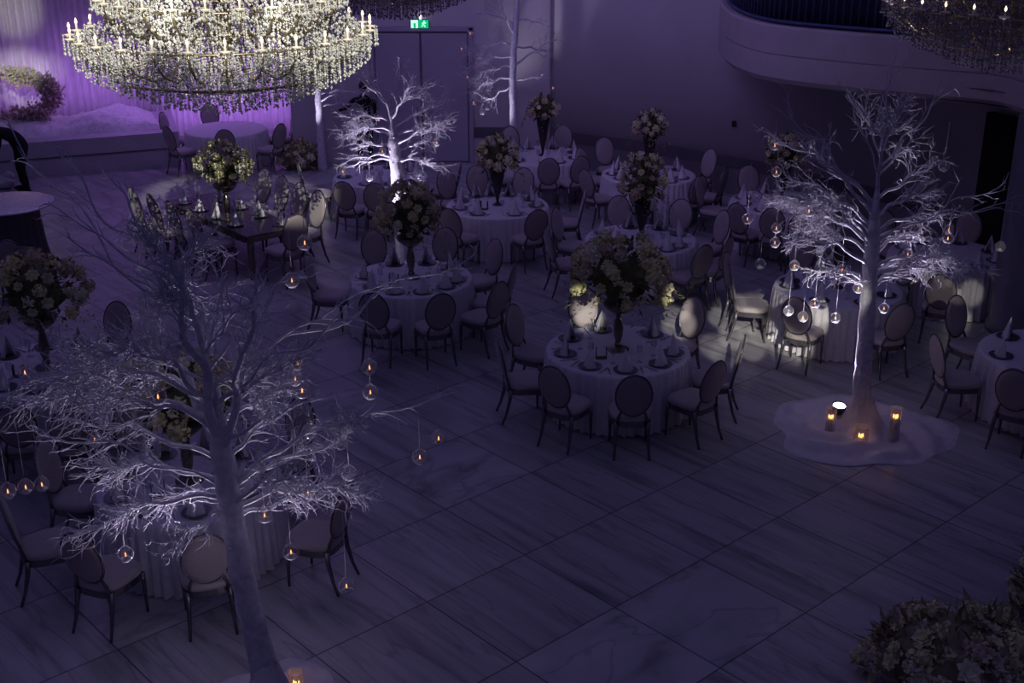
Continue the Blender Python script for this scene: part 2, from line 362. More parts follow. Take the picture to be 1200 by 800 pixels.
for p, p2 in zip(r2, offs(bal, .22)): vs += [(p.x, p.y, Z1 + .0), (p.x, p.y, 4.9), (p2.x, p2.y, 4.9), (p2.x, p2.y, Z1)]
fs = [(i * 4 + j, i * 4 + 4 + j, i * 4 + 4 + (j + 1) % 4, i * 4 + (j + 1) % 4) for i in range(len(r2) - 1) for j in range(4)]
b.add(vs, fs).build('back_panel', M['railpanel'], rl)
acc = 0; cnt = 0; bm = MB().tube([(0, 0, Z1 + .02), (0, 0, 4.9)], .012, 6)
proto = None
for i in range(len(r1) - 1):
    seg = (r1[i + 1] - r1[i]).length
    while acc < seg and cnt < 96:
        p = r1[i].lerp(r1[i + 1], acc / seg)
        if proto is None: proto = bm.build('baluster', M['rail'], rl); o = proto
        else: o = proto.copy(); C.objects.link(o); o.parent = rl
        o.location = (p.x, p.y, 0); acc += .118; cnt += 1
    acc -= seg
struct('balcony_pillar', MB().lathe([(.44, 0), (.44, .12), (.40, .14), (.40, Z0 + .03)], 28, (7.17, 16.45, 0)), M['pillar'], 'thick round pillar holding up the balcony', 'pillar')
w = curve[[i for i, p in enumerate(curve) if p.y < 20.6][0]]
dd = struct('wall_opening', MB().box((7.66, 19.22, 1.25), (.16, .62, 2.5), rz=.40), M['dark'], 'dark opening in the curved wall beneath the balcony', 'door')  # solid near-black box standing in for the depth of the opening
struct('wall_socket', MB().box((0, 0, 0), (.09, .03, .12), b=.006), M['housing'], 'small dark fitting on the curved wall', 'fitting').location = (4.28, 23.78, 1.42)
# ------------------------------------------------------------------ chair
def make_chair():
    t = thing('dining_chair', 'oval-back dining chair', 'chair', (0, 0, 0))
    # seat cushion: rounded trapezoid, domed
    def outline(y0, y1, wf, wr, n=28, k=3.2):
        pts = []
        for i in range(n):
            a = 2 * pi * i / n; c, s = cos(a), sin(a); x = abs(c) ** (2 / k) * (1 if c > 0 else -1); y = abs(s) ** (2 / k) * (1 if s > 0 else -1)
            yy = (y + 1) / 2 * (y1 - y0) + y0; w = wr + (wf - wr) * (y + 1) / 2; pts.append((x * w / 2, yy))
        return pts
    b = MB(); vs = []; fs = []
    o0 = outline(-.23, .245, .50, .43); n = len(o0)
    prof = [(.97, .425), (1.0, .445), (1.0, .465), (.96, .487), (.8, .50), (.4, .507)]
    for s_, z in prof: vs += [(x * s_, y * s_, z) for x, y in o0]
    vs.append((0, 0, .508)); T = len(vs) - 1
    for r in range(len(prof) - 1):
        for k in range(n): fs.append((r * n + k, r * n + (k + 1) % n, (r + 1) * n + (k + 1) % n, (r + 1) * n + k))
    fs += [(T - n + k, T - n + (k + 1) % n, T) for k in range(n)] + [tuple(range(n - 1, -1, -1))]
    b.add(vs, fs).build('seat', M['uphol'], t)
    b = MB(); o1 = outline(-.225, .24, .485, .42); vs = []; fs = []
    for s_, z in ((.9, .36), (1, .362), (1, .426), (.9, .428)): vs += [(x * s_, y * s_, z) for x, y in o1]
    for r in range(3):
        for k in range(n): fs.append((r * n + k, r * n + (k + 1) % n, (r + 1) * n + (k + 1) % n, (r + 1) * n + k))
    b.add(vs, fs, False).build('seat_rail', M['frame'], t)
    for s_ in (-1, 1):
        MB().tube([(s_ * .20, .19, .40), (s_ * .203, .195, .30), (s_ * .203, .198, .12), (s_ * .205, .20, .0)], [.026, .022, .015, .012], 8).build('leg', M['frame'], t)
        MB().tube([(s_ * .175, -.19, .42), (s_ * .178, -.205, .30), (s_ * .185, -.25, .12), (s_ * .195, -.30, 0)], [.026, .022, .016, .013], 8).build('leg', M['frame'], t)
    # oval back
    cy, cz, rx, rz, tl = -.275, .765, .198, .268, .20
    def bp(u, w, d=0):   # u across, w up in the tilted back plane, d along its normal (to the rear)
        return (u, cy - w * sin(tl) - d * cos(tl), cz + w * cos(tl) - d * sin(tl))
    b = MB().tube([bp(rx * cos(2 * pi * i / 36), rz * sin(2 * pi * i / 36)) for i in range(36)], .0105, 6, closed=True)
    for s_ in (-1, 1): b.tube([(s_ * .165, -.20, .40), (s_ * .155, -.215, .48), bp(s_ * .125, -.205), bp(s_ * .15, -.15)], [.02, .017, .015, .012], 6)
    b.build('back_frame', M['frame'], t)
    for nm, d0, m in (('backrest', -1, M['uphol']), ('back_panel', 1, M['upback'])):
        b = MB(); vs = []; fs = []; n = 30
        for f_, h in ((.97, .0), (.93, .016), (.75, .027), (.4, .032)): vs += [bp(rx * f_ * cos(2 * pi * i / n), rz * f_ * sin(2 * pi * i / n), d0 * h) for i in range(n)]
        vs.append(bp(0, 0, d0 * .033)); T = len(vs) - 1
        for r in range(3):
            for k in range(n): fs.append((r * n + k, r * n + (k + 1) % n, (r + 1) * n + (k + 1) % n, (r + 1) * n + k)[::-d0])
        fs += [(T - n + k, T - n + (k + 1) % n, T)[::-d0] for k in range(n)]
        b.add(vs, fs).build(nm, m, t)
    return t
chair0 = make_chair(); used = []
def place_chair(x, y, rz, label, group, sc=1.0):
    if not used:
        used.append(1); chair0.location = (x, y, 0); chair0.rotation_euler = (0, 0, rz); chair0['label'] = label; chair0['group'] = group; chair0.scale = (sc,) * 3; return chair0
    return dup(chair0, (x, y, 0), rz, label, group, sc)
ORD = ['frontmost', 'second clockwise from the front', 'third clockwise from the front', 'fourth clockwise from the front', 'fifth clockwise from the front', 'sixth clockwise from the front', 'seventh clockwise from the front', 'eighth clockwise from the front', 'ninth clockwise from the front', 'tenth clockwise from the front', 'eleventh clockwise from the front']
def clock(angs):     # seen from above, starting at the seat towards the camera
    return sorted(angs, key=lambda a: (-90 - a + 14) % 360)
# ------------------------------------------------------------------ round tables
RT = .86
def cloth_mesh():
    b = MB(); n = 240; vs = []; fs = []
    prof = [(.0, .752, 0), (.5, .752, 0), (.80, .752, 0), (.835, .750, 0), (.855, .742, .1), (.862, .725, .25), (.865, .66, .5), (.868, .5, .8), (.872, .3, 1), (.875, .1, 1.1), (.878, .012, 1.1)]
    for r, z, w in prof[1:]:
        for k in range(n):
            a = 2 * pi * k / n; d = w * .030 * (sin(52 * a + .8 * sin(5 * a)) + .45 * sin(31 * a + 1)) ; vs.append(((r + d) * cos(a), (r + d) * sin(a), z))
    for i in range(len(prof) - 2):
        for k in range(n): fs.append((i * n + k, i * n + (k + 1) % n, (i + 1) * n + (k + 1) % n, (i + 1) * n + k)[::-1])
    vs.append((0, 0, .752)); T = len(vs) - 1
    fs += [(k, (k + 1) % n, T) for k in range(n)]
    return b.add(vs, fs)
cloth0 = None
def make_table(loc, desc):
    global cloth0
    t = thing('banquet_table', 'round table under the cloth, the ' + desc, 'table', loc, 0, 'round banquet tables')
    if cloth0 is None:
        o = cloth0 = cloth_mesh().build('tablecloth', M['cloth'])
        make_table.top = MB().lathe([(.78, .70), (.80, .71), (.80, .74), (.79, .748)], 40).build('tabletop', M['stage'], t)
        make_table.leg = MB().lathe([(.30, 0), (.30, .02), (.06, .06), (.05, .6), (.12, .69), (.12, .70)], 20).build('pedestal', M['housing'], t)
    else:
        o = cloth0.copy(); C.objects.link(o)
        for q in (make_table.top, make_table.leg):
            c = q.copy(); C.objects.link(c); c.parent = t
    o.location = loc; o.rotation_euler = (0, 0, rnd.uniform(0, 6)); tag(o, 'floor-length pleated white cloth on the ' + desc, 'tablecloth', 'white round tablecloths')
# small table items: one source of each, then copies
def napkin_mesh():   # a cone-folded napkin: two leaning triangular folds round a hollow
    b = MB(); h = .265; vs = [(0, .01, h)]; n = 10
    for i in range(n + 1):
        a = pi * 1.5 * i / n + pi * .75 - pi * .0; rr = .085 + .012 * sin(5 * a); vs.append((rr * 1.05 * cos(a), rr * .8 * sin(a), 0))
    fs = [(0, i + 1, i + 2) for i in range(n)]; b.add(vs, fs, False)
    b.add([(0, .01, h), (-.05, -.075, 0), (.0, -.035, .0), (.055, -.07, 0), (0, .012, h - .01)], [(0, 1, 2), (0, 2, 3), (4, 2, 1), (4, 3, 2)], False); return b
def plate_mesh(): return MB().lathe([(.085, 0), (.09, .004), (.135, .014), (.14, .018), (.136, .019), (.09, .009), (.0, .007)], 28)
def fork_mesh():
    b = MB().box((0, -.03, .006), (.014, .13, .004), b=.0015).box((0, .055, .006), (.024, .04, .004), b=.0015)
    for x in (-.009, -.003, .003, .009): b.box((x, .09, .006), (.003, .04, .003))
    return b
def knife_mesh(): return MB().box((0, -.05, .006), (.014, .10, .006), b=.002).add([(-.010, 0, .006), (.010, 0, .006), (.010, .09, .006), (-.004, .115, .006), (-.010, 0, .009), (.010, 0, .007), (.010, .09, .007), (-.004, .115, .008)], [(0, 3, 2, 1), (4, 5, 6, 7), (0, 1, 5, 4), (1, 2, 6, 5), (2, 3, 7, 6), (3, 0, 4, 7)], False)
def glass_mesh(): return MB().lathe([(.034, 0), (.034, .003), (.006, .008), (.004, .09), (.02, .105), (.036, .135), (.037, .165), (.031, .205), (.0295, .205), (.034, .165), (.033, .137), (.0, .108)], 18)
def stand_mesh():
    b = MB().box((0, 0, .004), (.13, .09, .008), b=.002)
    for x in (-.06, .06): b.box((x, 0, .075), (.008, .05, .14), b=.002)
    return b
SRC = {}
def item(kind, loc, rz, label, cat, group):
    mk, m = {'napkin': (napkin_mesh, 'napkin'), 'dinner_plate': (plate_mesh, 'plate'), 'fork': (fork_mesh, 'steel'), 'table_knife': (knife_mesh, 'steel'), 'wine_glass': (glass_mesh, 'glass2'), 'number_stand': (stand_mesh, 'housing')}[kind]
    if kind not in SRC: o = SRC[kind] = mk().build(kind, M[m])
    else: o = SRC[kind].copy(); C.objects.link(o)
    o.location = loc; o.rotation_euler = (0, 0, rz); tag(o, label, cat, group); return o
SEATN = ['at the front seat', 'at the second seat clockwise', 'at the third seat clockwise', 'at the fourth seat clockwise', 'at the fifth seat clockwise', 'at the sixth seat clockwise', 'at the seventh seat clockwise', 'at the eighth seat clockwise', 'at the ninth seat clockwise', 'at the tenth seat clockwise']
def settings(c, angs, desc, level, zt=.752, R=.66):
    for i, a in enumerate(clock(angs)):
        a_ = radians(a); u = V((cos(a_), sin(a_), 0)); s = V((-u.y, u.x, 0)); rz = a_ + pi / 2; w = SEATN[i] + ', ' + desc
        p = c + u * R; z = V((0, 0, zt))
        item('dinner_plate', p + z, rz, 'dark rimmed plate ' + w, 'plate', 'dark plates')
        n = item('napkin', p + z + V((0, 0, .0085)), rz + rnd.uniform(-.5, .5), 'upright white napkin cone ' + w, 'napkin', 'upright napkins')
        if level > 1:
            item('fork', c + u * (R + .02) + s * .19 + z, rz, 'steel fork ' + w, 'fork', 'forks'); item('table_knife', c + u * (R + .02) - s * .19 + z, rz, 'steel knife ' + w, 'knife', 'knives')
        if level > 0: item('wine_glass', c + u * (R - .22) - s * .12 + z, 0, 'clear stemmed glass ' + w, 'glass', 'wine glasses')
# ------------------------------------------------------------------ vases and bouquets
def vase(kind, loc, desc, h=.62):
    t = thing('flower_vase', desc, 'vase', loc, rnd.uniform(0, 6), 'centrepiece vases')
    if kind == 'gold':
        MB().lathe([(.135, 0), (.135, .012), (.11, .02), (.06, .035), (.045, .05)], 24).build('foot', M['gold'], t)
        b = MB().lathe([(.04, .045), (.05, .07), (.033, .10), (.052, .17), (.058, h * .45), (.045, h * .62), (.032, h * .70), (.05, h * .74), (.04, h * .78)], 10, sm=False); b.build('stem', M['gold'], t)
        MB().lathe([(.04, h * .76), (.10, h * .80), (.17, h * .9), (.20, h), (.19, h), (.15, h * .9), (.0, h * .82)], 24).build('bowl', M['gold'], t)
    else:
        MB().lathe([(.085, 0), (.085, .012), (.05, .03), (.022, .06)], 20).build('foot', M['darkvase'], t)
        MB().lathe([(.022, .055), (.03, .12), (.07, h * .45), (.12, h * .85), (.135, h), (.125, h), (.09, h * .7), (.0, h * .3)], 20).build('trumpet', M['darkvase'], t)
    return t
def petal_ball(n, r, L, W, seed, open_=.9):
    b = MB(); g = random.Random(seed); b.ball((0, 0, 0), r * .72, 8, 6)
    for i in range(n):
        z = 1 - 2 * (i + .5) / n; q = i * 2.39996; s = sqrt(1 - z * z); d = V((s * cos(q), s * sin(q), z))
        t = d.orthogonal().normalized(); t = (Matrix.Rotation(g.uniform(0, 6.3), 3, d) @ t)
        b.leaf(d * r * g.uniform(.72, .9), (t * open_ + d * g.uniform(.3, .8)), d, L, W, .18)
    return b
BL = []
def rose_mesh(seed):
    b = MB(); g = random.Random(seed)
    for ring, (n, r, tilt, L) in enumerate(((3, .012, 1.4, .05), (5, .024, 1.1, .06), (6, .036, .75, .065), (7, .045, .35, .065))):
        for i in range(n):
            q = 2 * pi * i / n + ring * .6 + g.uniform(-.2, .2); d = V((cos(q), sin(q), 0)); b.leaf(d * r * .6 + V((0, 0, -.02)), d * cos(tilt) + V((0, 0, sin(tilt))), V((0, 0, 1)) if tilt < 1 else -d, L, L * .95, .2)
    b.ball((0, 0, -.01), (.03, .03, .03), 8, 6); return b
def blossoms():
    for i in range(3): BL.append((petal_ball(64, 1.0, .55, .42, i).v, None))
BMESH = {}
def blossom(kind, seed, m):
    k = (kind, seed, m)
    if k not in BMESH:
        b = petal_ball(70, .085, .055, .045, seed) if kind == 'hydrangea' else rose_mesh(seed) if kind == 'rose' else petal_ball(16, .03, .05, .035, seed, .6)
        o = b.build(kind, M[m]); BMESH[k] = o.data; bpy.data.objects.remove(o)
    o = bpy.data.objects.new(kind, BMESH[k]); C.objects.link(o); return o
def bouquet(loc, rx, rz, desc, n=26, seed=1, leafy=1.3, cols=('cream', 'white', 'blush')):
    g = random.Random(seed); t = thing('bouquet', desc, 'bouquet', loc, 0, 'centrepiece bouquets')
    b = MB(); b2 = MB()
    for i in range(int(150 * leafy)):
        z = g.uniform(-.75, 1); q = g.uniform(0, 6.283); s = sqrt(max(0, 1 - z * z)); d = V((s * cos(q), s * sin(q), z)); k = g.uniform(.35, .92)
        p = V((d.x * rx * k, d.y * rx * k, d.z * rz * k)); dd = (d + V((g.uniform(-.6, .6), g.uniform(-.6, .6), g.uniform(-.5, .4))))
        b.leaf(p, dd, V((g.uniform(-1, 1), g.uniform(-1, 1), 1)), g.uniform(.07, .15), g.uniform(.03, .055), g.uniform(-.2, .2))
    for i in range(10):    # stems from the vase mouth into the mass
        q = g.uniform(0, 6.283); b.tube([(0, 0, -rz * 1.0), (cos(q) * rx * .3, sin(q) * rx * .3, 0)], .008, 4)
    b.ball((0, 0, -.05 * rz), (rx * .55, rx * .55, rz * .6), 12, 8, .25, g)
    b.build('foliage', M['leaf'], t)
    for i in range(14):    # trailing sprays low at the rim
        q = g.uniform(0, 6.283); d = V((cos(q), sin(q), g.uniform(-.5, .2))); p0 = V((d.x * rx * .6, d.y * rx * .6, -rz * .3))
        for j in range(9):
            p = p0 + d * (.05 + .035 * j) * rx / .45 + V((0, 0, -.004 * j * j)); b2.leaf(p, d + V((g.uniform(-1, 1), g.uniform(-1, 1), g.uniform(-.6, .6))), V((0, 0, 1)), g.uniform(.05, .09), .03, .1)
    b2.build('trailing_leaves', M['sage'], t)
    n = int(n * 1.9)
    for i in range(n):
        z = -.55 + 1.5 * (i + .5) / n; z = min(z, .97); q = i * 2.39996 + g.uniform(-.25, .25); s = sqrt(1 - z * z); d = V((s * cos(q), s * sin(q), z)); k = g.uniform(.86, 1.06)
        kind = g.choice(('hydrangea', 'hydrangea', 'rose', 'rose', 'spray_flower')); m = g.choice(cols)
        o = blossom(kind, g.randrange(3), m); o.parent = t; o.location = (d.x * rx * k, d.y * rx * k, d.z * rz * k)
        o.rotation_euler = d.to_track_quat('Z', 'Y').to_euler(); f = {'hydrangea': g.uniform(.75, 1.2), 'rose': g.uniform(.7, 1.05), 'spray_flower': g.uniform(.9, 1.4)}[kind] * (.4 + rx * 1.0); o.scale = (f, f, f)
    return t
# ------------------------------------------------------------------ the tables: centre pixel, chairs by the pixel of their oval backs
# name, centre px, short description, chair back pixels or bearings, setting level, vase, bouquet
TB = [
 ('A', (724, 409), 'table beside the sunlit floor', [-166, -124, -87, -46, -12, 45, 104, 149], 2, ('gold', .60), (.58, .47, 30)),
 ('B', (482, 325), 'table fronting the brightest tree', [(448, 298), (388, 322), (437, 365), (515, 366), (583, 352), (598, 332), (571, 303), (521, 288)], 2, ('gold', .60), (.44, .45, 26)),
 ('C', (583, 240), 'table below the exit doors', [(524, 216), (532, 262), (621, 260), (609, 218), (640, 240), (560, 212)], 2, ('trumpet', .62), (.33, .33, 18)),
 ('D', (751, 280), 'table behind the sunlit-floor table', [(645, 288), (682, 268), (728, 253), (793, 256), (813, 304), (842, 296), (836, 268)], 2, ('trumpet', .58), (.36, .45, 22)),
 ('E', (982, 337), 'table behind the candle tree', [(858, 333), (853, 318), (937, 368), (1054, 378), (1056, 314), (945, 304)], 1, ('trumpet', .55), None),
 ('G', (760, 204), 'table under the curved wall', [(697, 214), (682, 190), (692, 170), (809, 195), (814, 222), (750, 228), (832, 212)], 1, ('trumpet', .70), (.30, .28, 14)),
 ('H', (636, 182), 'table in front of the pilaster', [(603, 166), (657, 165), (641, 196), (676, 198), (596, 190)], 1, ('trumpet', .74), (.30, .24, 14)),
 ('J', (915, 237), 'table beneath the balcony edge', [(868, 256), (846, 228), (906, 262), (940, 268), (880, 214)], 1, ('trumpet', .62), (.33, .32, 16)),
 ('K', (446, 206), 'table behind the brightest tree', [(403, 230), (441, 232), (478, 228), (392, 207), (500, 205)], 1, None, None),
 ('L', (222, 563), 'table beyond the big near tree', [(97, 655), (243, 655), (12, 612), (62, 548), (174, 515), (353, 497), (400, 600)], 2, ('gold', .62), (.50, .42, 24)),
 ('N', (55, 430), 'edge table below the flower wreath', [(130, 383), (152, 470), (18, 500), (88, 512), (-30, 470)], 2, ('gold', .62), (.55, .45, 28)),
 ('O', (1112, 298), 'shadowed table beyond the candle tree', [(1103, 345), (1128, 276), (1064, 278)], 0, None, None),
 ('Q', (1236, 415), 'table cut by the picture edge below the pillar', [(1143, 416), (1166, 388), (1199, 447)], 0, None, None),
]
short = {'A': 'sunlit-floor table', 'B': 'brightest-tree table', 'C': 'exit-door table', 'D': 'table behind the sunlit-floor one', 'E': 'candle-tree table', 'G': 'curved-wall table', 'H': 'pilaster table', 'J': 'balcony-edge table', 'K': 'table behind the brightest tree', 'L': 'big-near-tree table', 'N': 'wreath-side edge table', 'O': 'shadowed table by the pillar', 'Q': 'edge table before the pillar'}
centers = {}
for key, px, desc, ch, lvl, vs_, bq in TB:
    c = P(px[0], px[1], .752); c.z = 0; centers[key] = c.copy(); make_table(c, desc)
    angs = []
    for a in ch:
        if isinstance(a, tuple):
            p = P(a[0], a[1], .77); d = p - c; r = max(1.16, min(1.6, hypot(d.x, d.y) - .275)); a = degrees(atan2(d.y, d.x))
        else: r = 1.16
        angs.append((a % 360, r))
    rr = dict(angs); ang = clock(list(rr))
    if abs(((ang[-1] + 90 + 180) % 360) - 180) < abs(((ang[0] + 90 + 180) % 360) - 180): ang = [ang[-1]] + ang[:-1]
    for i, a in enumerate(ang):
        q = radians(a); r = rr[a]; place_chair(c.x + r * cos(q), c.y + r * sin(q), q + pi / 2 + rnd.uniform(-.07, .07), f'oval-back beige chair with dark legs, {ORD[i]}, {short[key]}', 'beige oval-back dining chairs', 1.02)
    # place settings: all round the table, the chairs' own seats first
    full = [a for a in ang]
    k = 0
    while len(full) < 9 and k < 36:
        cand = (-90 + k * 10) % 360
        if all(abs((cand - a + 180) % 360 - 180) > 33 for a in full): full.append(cand)
        k += 1
    settings(c, full[:10], short[key], lvl)
    zt = .7525
    if vs_: vase(vs_[0], (c.x, c.y, zt), ('gold footed urn vase on the ' if vs_[0] == 'gold' else 'dark trumpet vase on the ') + desc, vs_[1])
    if bq: bouquet((c.x, c.y, zt + vs_[1] + bq[1] * .72), bq[0], bq[1], 'pale round bouquet in the vase on the ' + desc, bq[2], seed=ord(key) , cols=('cream', 'white', 'cream', 'blush') if key in 'ABLN' else ('cream', 'blush', 'white'))
    if lvl > 1: item('number_stand', (c.x - .22, c.y - .28, zt), rnd.uniform(-.4, .4), 'small dark open stand on the ' + desc, 'stand', 'table stands')
# ------------------------------------------------------------------ long mirrored table with high chairs
pl0, pl1 = P(160, 245, .8), P(228, 270, .8); pr0, pr1 = P(310, 222, .8), P(373, 250, .8)
ax = ((pl1 - pl0) + (pr1 - pr0)); ax.z = 0; ax.normalize(); sd = V((-ax.y, ax.x, 0))
cT = (pl0 + pl1 + pr0 + pr1) / 4; cT.z = 0
wid = abs((pr0 - pl0).dot(sd)); rzT = atan2(ax.y, ax.x)
OB = .32; WT = max(.95, wid - 2 * OB - .66); LT = 3 * ((pl1 - pl0).dot(ax) + (pr1 - pr0).dot(ax)) / 6 + .95
t = thing('long_table', 'long dark mirrored banquet table with ornate gilt apron and no cloth', 'table', cT, rzT)
MB().box((0, 0, .735), (LT, WT, .03), b=.01).build('tabletop', M['mirror'], t)
b = MB()
for s_ in (-1, 1):
    b.box((0, s_ * (WT / 2 - .06), .67), (LT - .12, .03, .10), b=.008); b.box((s_ * (LT / 2 - .06), 0, .67), (.03, WT - .12, .10), b=.008)
    for i in range(16):
        x = -LT / 2 + .2 + i * (LT - .4) / 15; b.tube([(x + .07 * cos(q * pi / 6), s_ * (WT / 2 - .035), .66 + .045 * sin(q * pi / 6)) for q in range(12)], .012, 5, closed=True)
b.build('apron', M['gold'], t)
for sx in (-1, 1):
    for sy in (-1, 1):
        x, y = sx * (LT / 2 - .12), sy * (WT / 2 - .12); MB().lathe([(.035, 0), (.05, .03), (.03, .08), (.04, .3), (.06, .5), (.05, .62)], 12, (x, y, 0)).build('leg', M['gold'], t)
NM = ['nearest the camera', 'second from the near end', 'third from the near end', 'fourth from the near end']
for s_, nm in ((1 if (pl0 - cT).dot(sd) > 0 else -1, 'stage side'), (-1 if (pl0 - cT).dot(sd) > 0 else 1, 'doors side')):
    q0, q1 = (pl0, pl1) if nm == 'stage side' else (pr0, pr1)
    for i in range(4):
        p = q1.lerp(q0, i / 3) - sd * s_ * OB
        a = atan2(sd.y * s_, sd.x * s_); place_chair(p.x, p.y, a + pi / 2 + rnd.uniform(-.05, .05), f'oval-back chair, {NM[i]}, on the {nm} of the long mirrored table', 'chairs along the mirrored table', 1.14)
    for i in range(4):
        p = cT + ax * ((q1.lerp(q0, i / 3) - cT).dot(ax)) + sd * s_ * (WT / 2 - .2); rz = atan2(sd.y * s_, sd.x * s_) + pi / 2; w = f'{NM[i]}, {nm} of the mirrored table'
        item('dinner_plate', p + V((0, 0, .7505)), rz, 'dark plate ' + w, 'plate', 'plates on the mirrored table'); item('napkin', p + V((0, 0, .759)), rz, 'white napkin cone ' + w, 'napkin', 'napkins on the mirrored table')
        for k, dx in enumerate((.17, .27)): item('wine_glass', p - sd * s_ * .16 + ax * dx + V((0, 0, .7505)), 0, ('inner' if k else 'outer') + ' stemmed glass ' + w, 'glass', 'glasses on the mirrored table')
for s_, w in ((1, 'near end'),):
    p = cT + ax * s_ * (LT / 2 + .33); place_chair(p.x, p.y, rzT + (pi / 2 if s_ > 0 else -pi / 2), f'oval-back chair at the {w} of the long mirrored table', 'chairs along the mirrored table', 1.14)
vase('gold', P(267, 256, .7505), 'gilt urn vase on the long mirrored table', .58)
p = P(267, 256, .75); bouquet((p.x, p.y, .75 + .58 + .3), .42, .40, 'sunlit cream bouquet in the gilt vase on the mirrored table', 26, seed=3, cols=('cream', 'white', 'cream'))
# round table by the stage, unset
c = P(265, 151, .752); c.z = 0; make_table(c, 'bare table beside the stage')
for (px, w) in (((203, 162), 'stage-side chair'), ((222, 148), 'dark chair turned to the curtain'), ((250, 139), 'far chair by the curtain'), ((312, 147), 'doors-side far chair'), ((327, 160), 'doors-side near chair'), ((264, 162), 'chair towards the mirrored table')):
    p = P(px[0], px[1], .77); d = p - c; q = atan2(d.y, d.x); r = max(1.15, min(1.6, hypot(d.x, d.y) - .27)); place_chair(c.x + r * cos(q), c.y + r * sin(q), q + pi / 2, f'{w} at the bare white table beside the stage', 'chairs at the bare stage-side table', 1.02)
# cocktail table
t = thing('cocktail_table', 'tall round cocktail table with shimmering top and dark draped column by the picture edge', 'table', (P(8, 238, 1.1).x, P(8, 238, 1.1).y, 0))
MB().lathe([(.70, 1.075), (.715, 1.085), (.715, 1.10), (.70, 1.11), (.0, 1.11)], 48).build('tabletop', M['sequin'], t)
b = MB(); n = 120; vs = []; fs = []
for r, z in ((.46, 1.075), (.47, .8), (.50, .4), (.56, .0)):
    for k in range(n): a = 2 * pi * k / n; d = .02 * sin(20 * a) * (1.1 - z + .3); vs.append(((r + d) * cos(a), (r + d) * sin(a), z))
for i in range(3):
    for k in range(n): fs.append((i * n + k, i * n + (k + 1) % n, (i + 1) * n + (k + 1) % n, (i + 1) * n + k)[::-1])
b.add(vs, fs).build('drape', M['drape'], t)
for px, w in (((17, 292), 'beside the wreath-side bouquet, outer'), ((36, 300), 'beside the wreath-side bouquet, inner')):
    p = P(px[0], px[1], .77); place_chair(p.x, p.y - .05, .15, f'oval-back chair by the cocktail table, {w}', 'chairs near the cocktail table', 1.0)
# ------------------------------------------------------------------ people
def body(name, joints, edges, m, parent):
    me = bpy.data.meshes.new(name); me.from_pydata([j[0] for j in joints], edges, []); o = bpy.data.objects.new(name, me); C.objects.link(o)
    sk = o.modifiers.new('skin', 'SKIN'); sk.use_smooth_shade = True
    for i, j in enumerate(joints):
        r = j[1]; me.skin_vertices[0].data[i].radius = r if hasattr(r, '__len__') else (r, r)
    me.skin_vertices[0].data[0].use_root = True
    s = o.modifiers.new('sub', 'SUBSURF'); s.levels = 2; s.render_levels = 2
    me.materials.append(m); o.parent = parent; return o
def fingers(parent, wrist, palm_dir, side, m, nm):
    d = V(palm_dir).normalized(); s = V(side).normalized(); w = V(wrist); up = d.cross(s)
    J = [(tuple(w), .024), (tuple(w + d * .05), (.036, .016)), (tuple(w + d * .09), (.038, .014))]; E = [(0, 1), (1, 2)]
    for k, (o_, L) in enumerate(((-.028, .07), (-.009, .082), (.010, .076), (.028, .06))):
        i = len(J); b0 = w + d * .095 + s * o_
        J += [(tuple(b0), .0095), (tuple(b0 + d * L * .5 + up * .008), .0085), (tuple(b0 + d * L * .9 + up * .025), .007)]; E += [(2, i), (i, i + 1), (i + 1, i + 2)]
    i = len(J); J += [(tuple(w + d * .035 - s * .04), .012), (tuple(w + d * .07 - s * .058), .010), (tuple(w + d * .095 - s * .06), .008)]; E += [(1, i), (i, i + 1), (i + 1, i + 2)]
    return body(nm, J, E, m, parent)
def head(parent, c, yaw, pitch, m, hair):
    b = MB(); b.ball((0, 0, 0), (.075, .095, .115), 20, 16); vs = b.v
    for i, (x, y, z) in enumerate(vs):     # +y is the face
        if z < -.02: x *= 1 + (z + .02) * 3.2; y = y * (1 + (z + .02) * 1.2) + (.012 if y > 0 else -.0)
        if y > .06 and abs(x) < .035 and .005 < z < .03: y -= .012
        vs[i] = (x, y, z)
    b.tube([(0, .088, .025), (0, .108, -.01), (0, .100, -.022)], [.008, .014, .010], 6)     # nose
    b.tube([(-.024, .082, -.052), (0, .092, -.05), (.024, .082, -.052)], [.004, .008, .004], 6)   # mouth
    for s_ in (-1, 1): b.ball((s_ * .076, -.005, 0), (.008, .02, .032), 8, 6); b.ball((s_ * .03, .082, .018), (.011, .008, .008), 8, 6)
    Mx = Matrix.Translation(c) @ Matrix.Rotation(yaw, 4, 'Z') @ Matrix.Rotation(pitch, 4, 'X')
    h = b.build('head', m, parent, Mx)
    q = MB(); q.ball((0, -.018, .025), (.084, .098, .108), 18, 12); q.v = [(x, y, z if not (y > .05 and z < .06) else max(z, .065)) for x, y, z in q.v]
    q.build('hair', hair, parent, Mx); return h
def person(loc, rz, label, joints, edges, hd, hands, shoes):
    t = thing('person', label, 'person', loc, rz); body('body', joints, edges, M['black'], t)
    head(t, *hd, M['skin'], M['hair'])
    for w, d, s in hands: fingers(t, w, d, s, M['skin'], 'hand')
    for x, y, a in shoes:
        b = MB().ball((0, .06, .045), (.045, .14, .045), 12, 8); b.v = [(u, v, max(w, 0.0)) for u, v, w in b.v]; b.tube([(0, 0, .05), (0, -.01, .13)], [.05, .045], 10)
        b.build('shoe', M['black'], t, Matrix.Translation((x, y, 0)) @ Matrix.Rotation(a, 4, 'Z'))
    return t
EB = [(0, 1), (1, 2), (2, 3), (3, 4), (2, 5), (5, 6), (6, 7), (2, 8), (8, 9), (9, 10), (0, 11), (11, 12), (12, 13), (0, 14), (14, 15), (15, 16)]
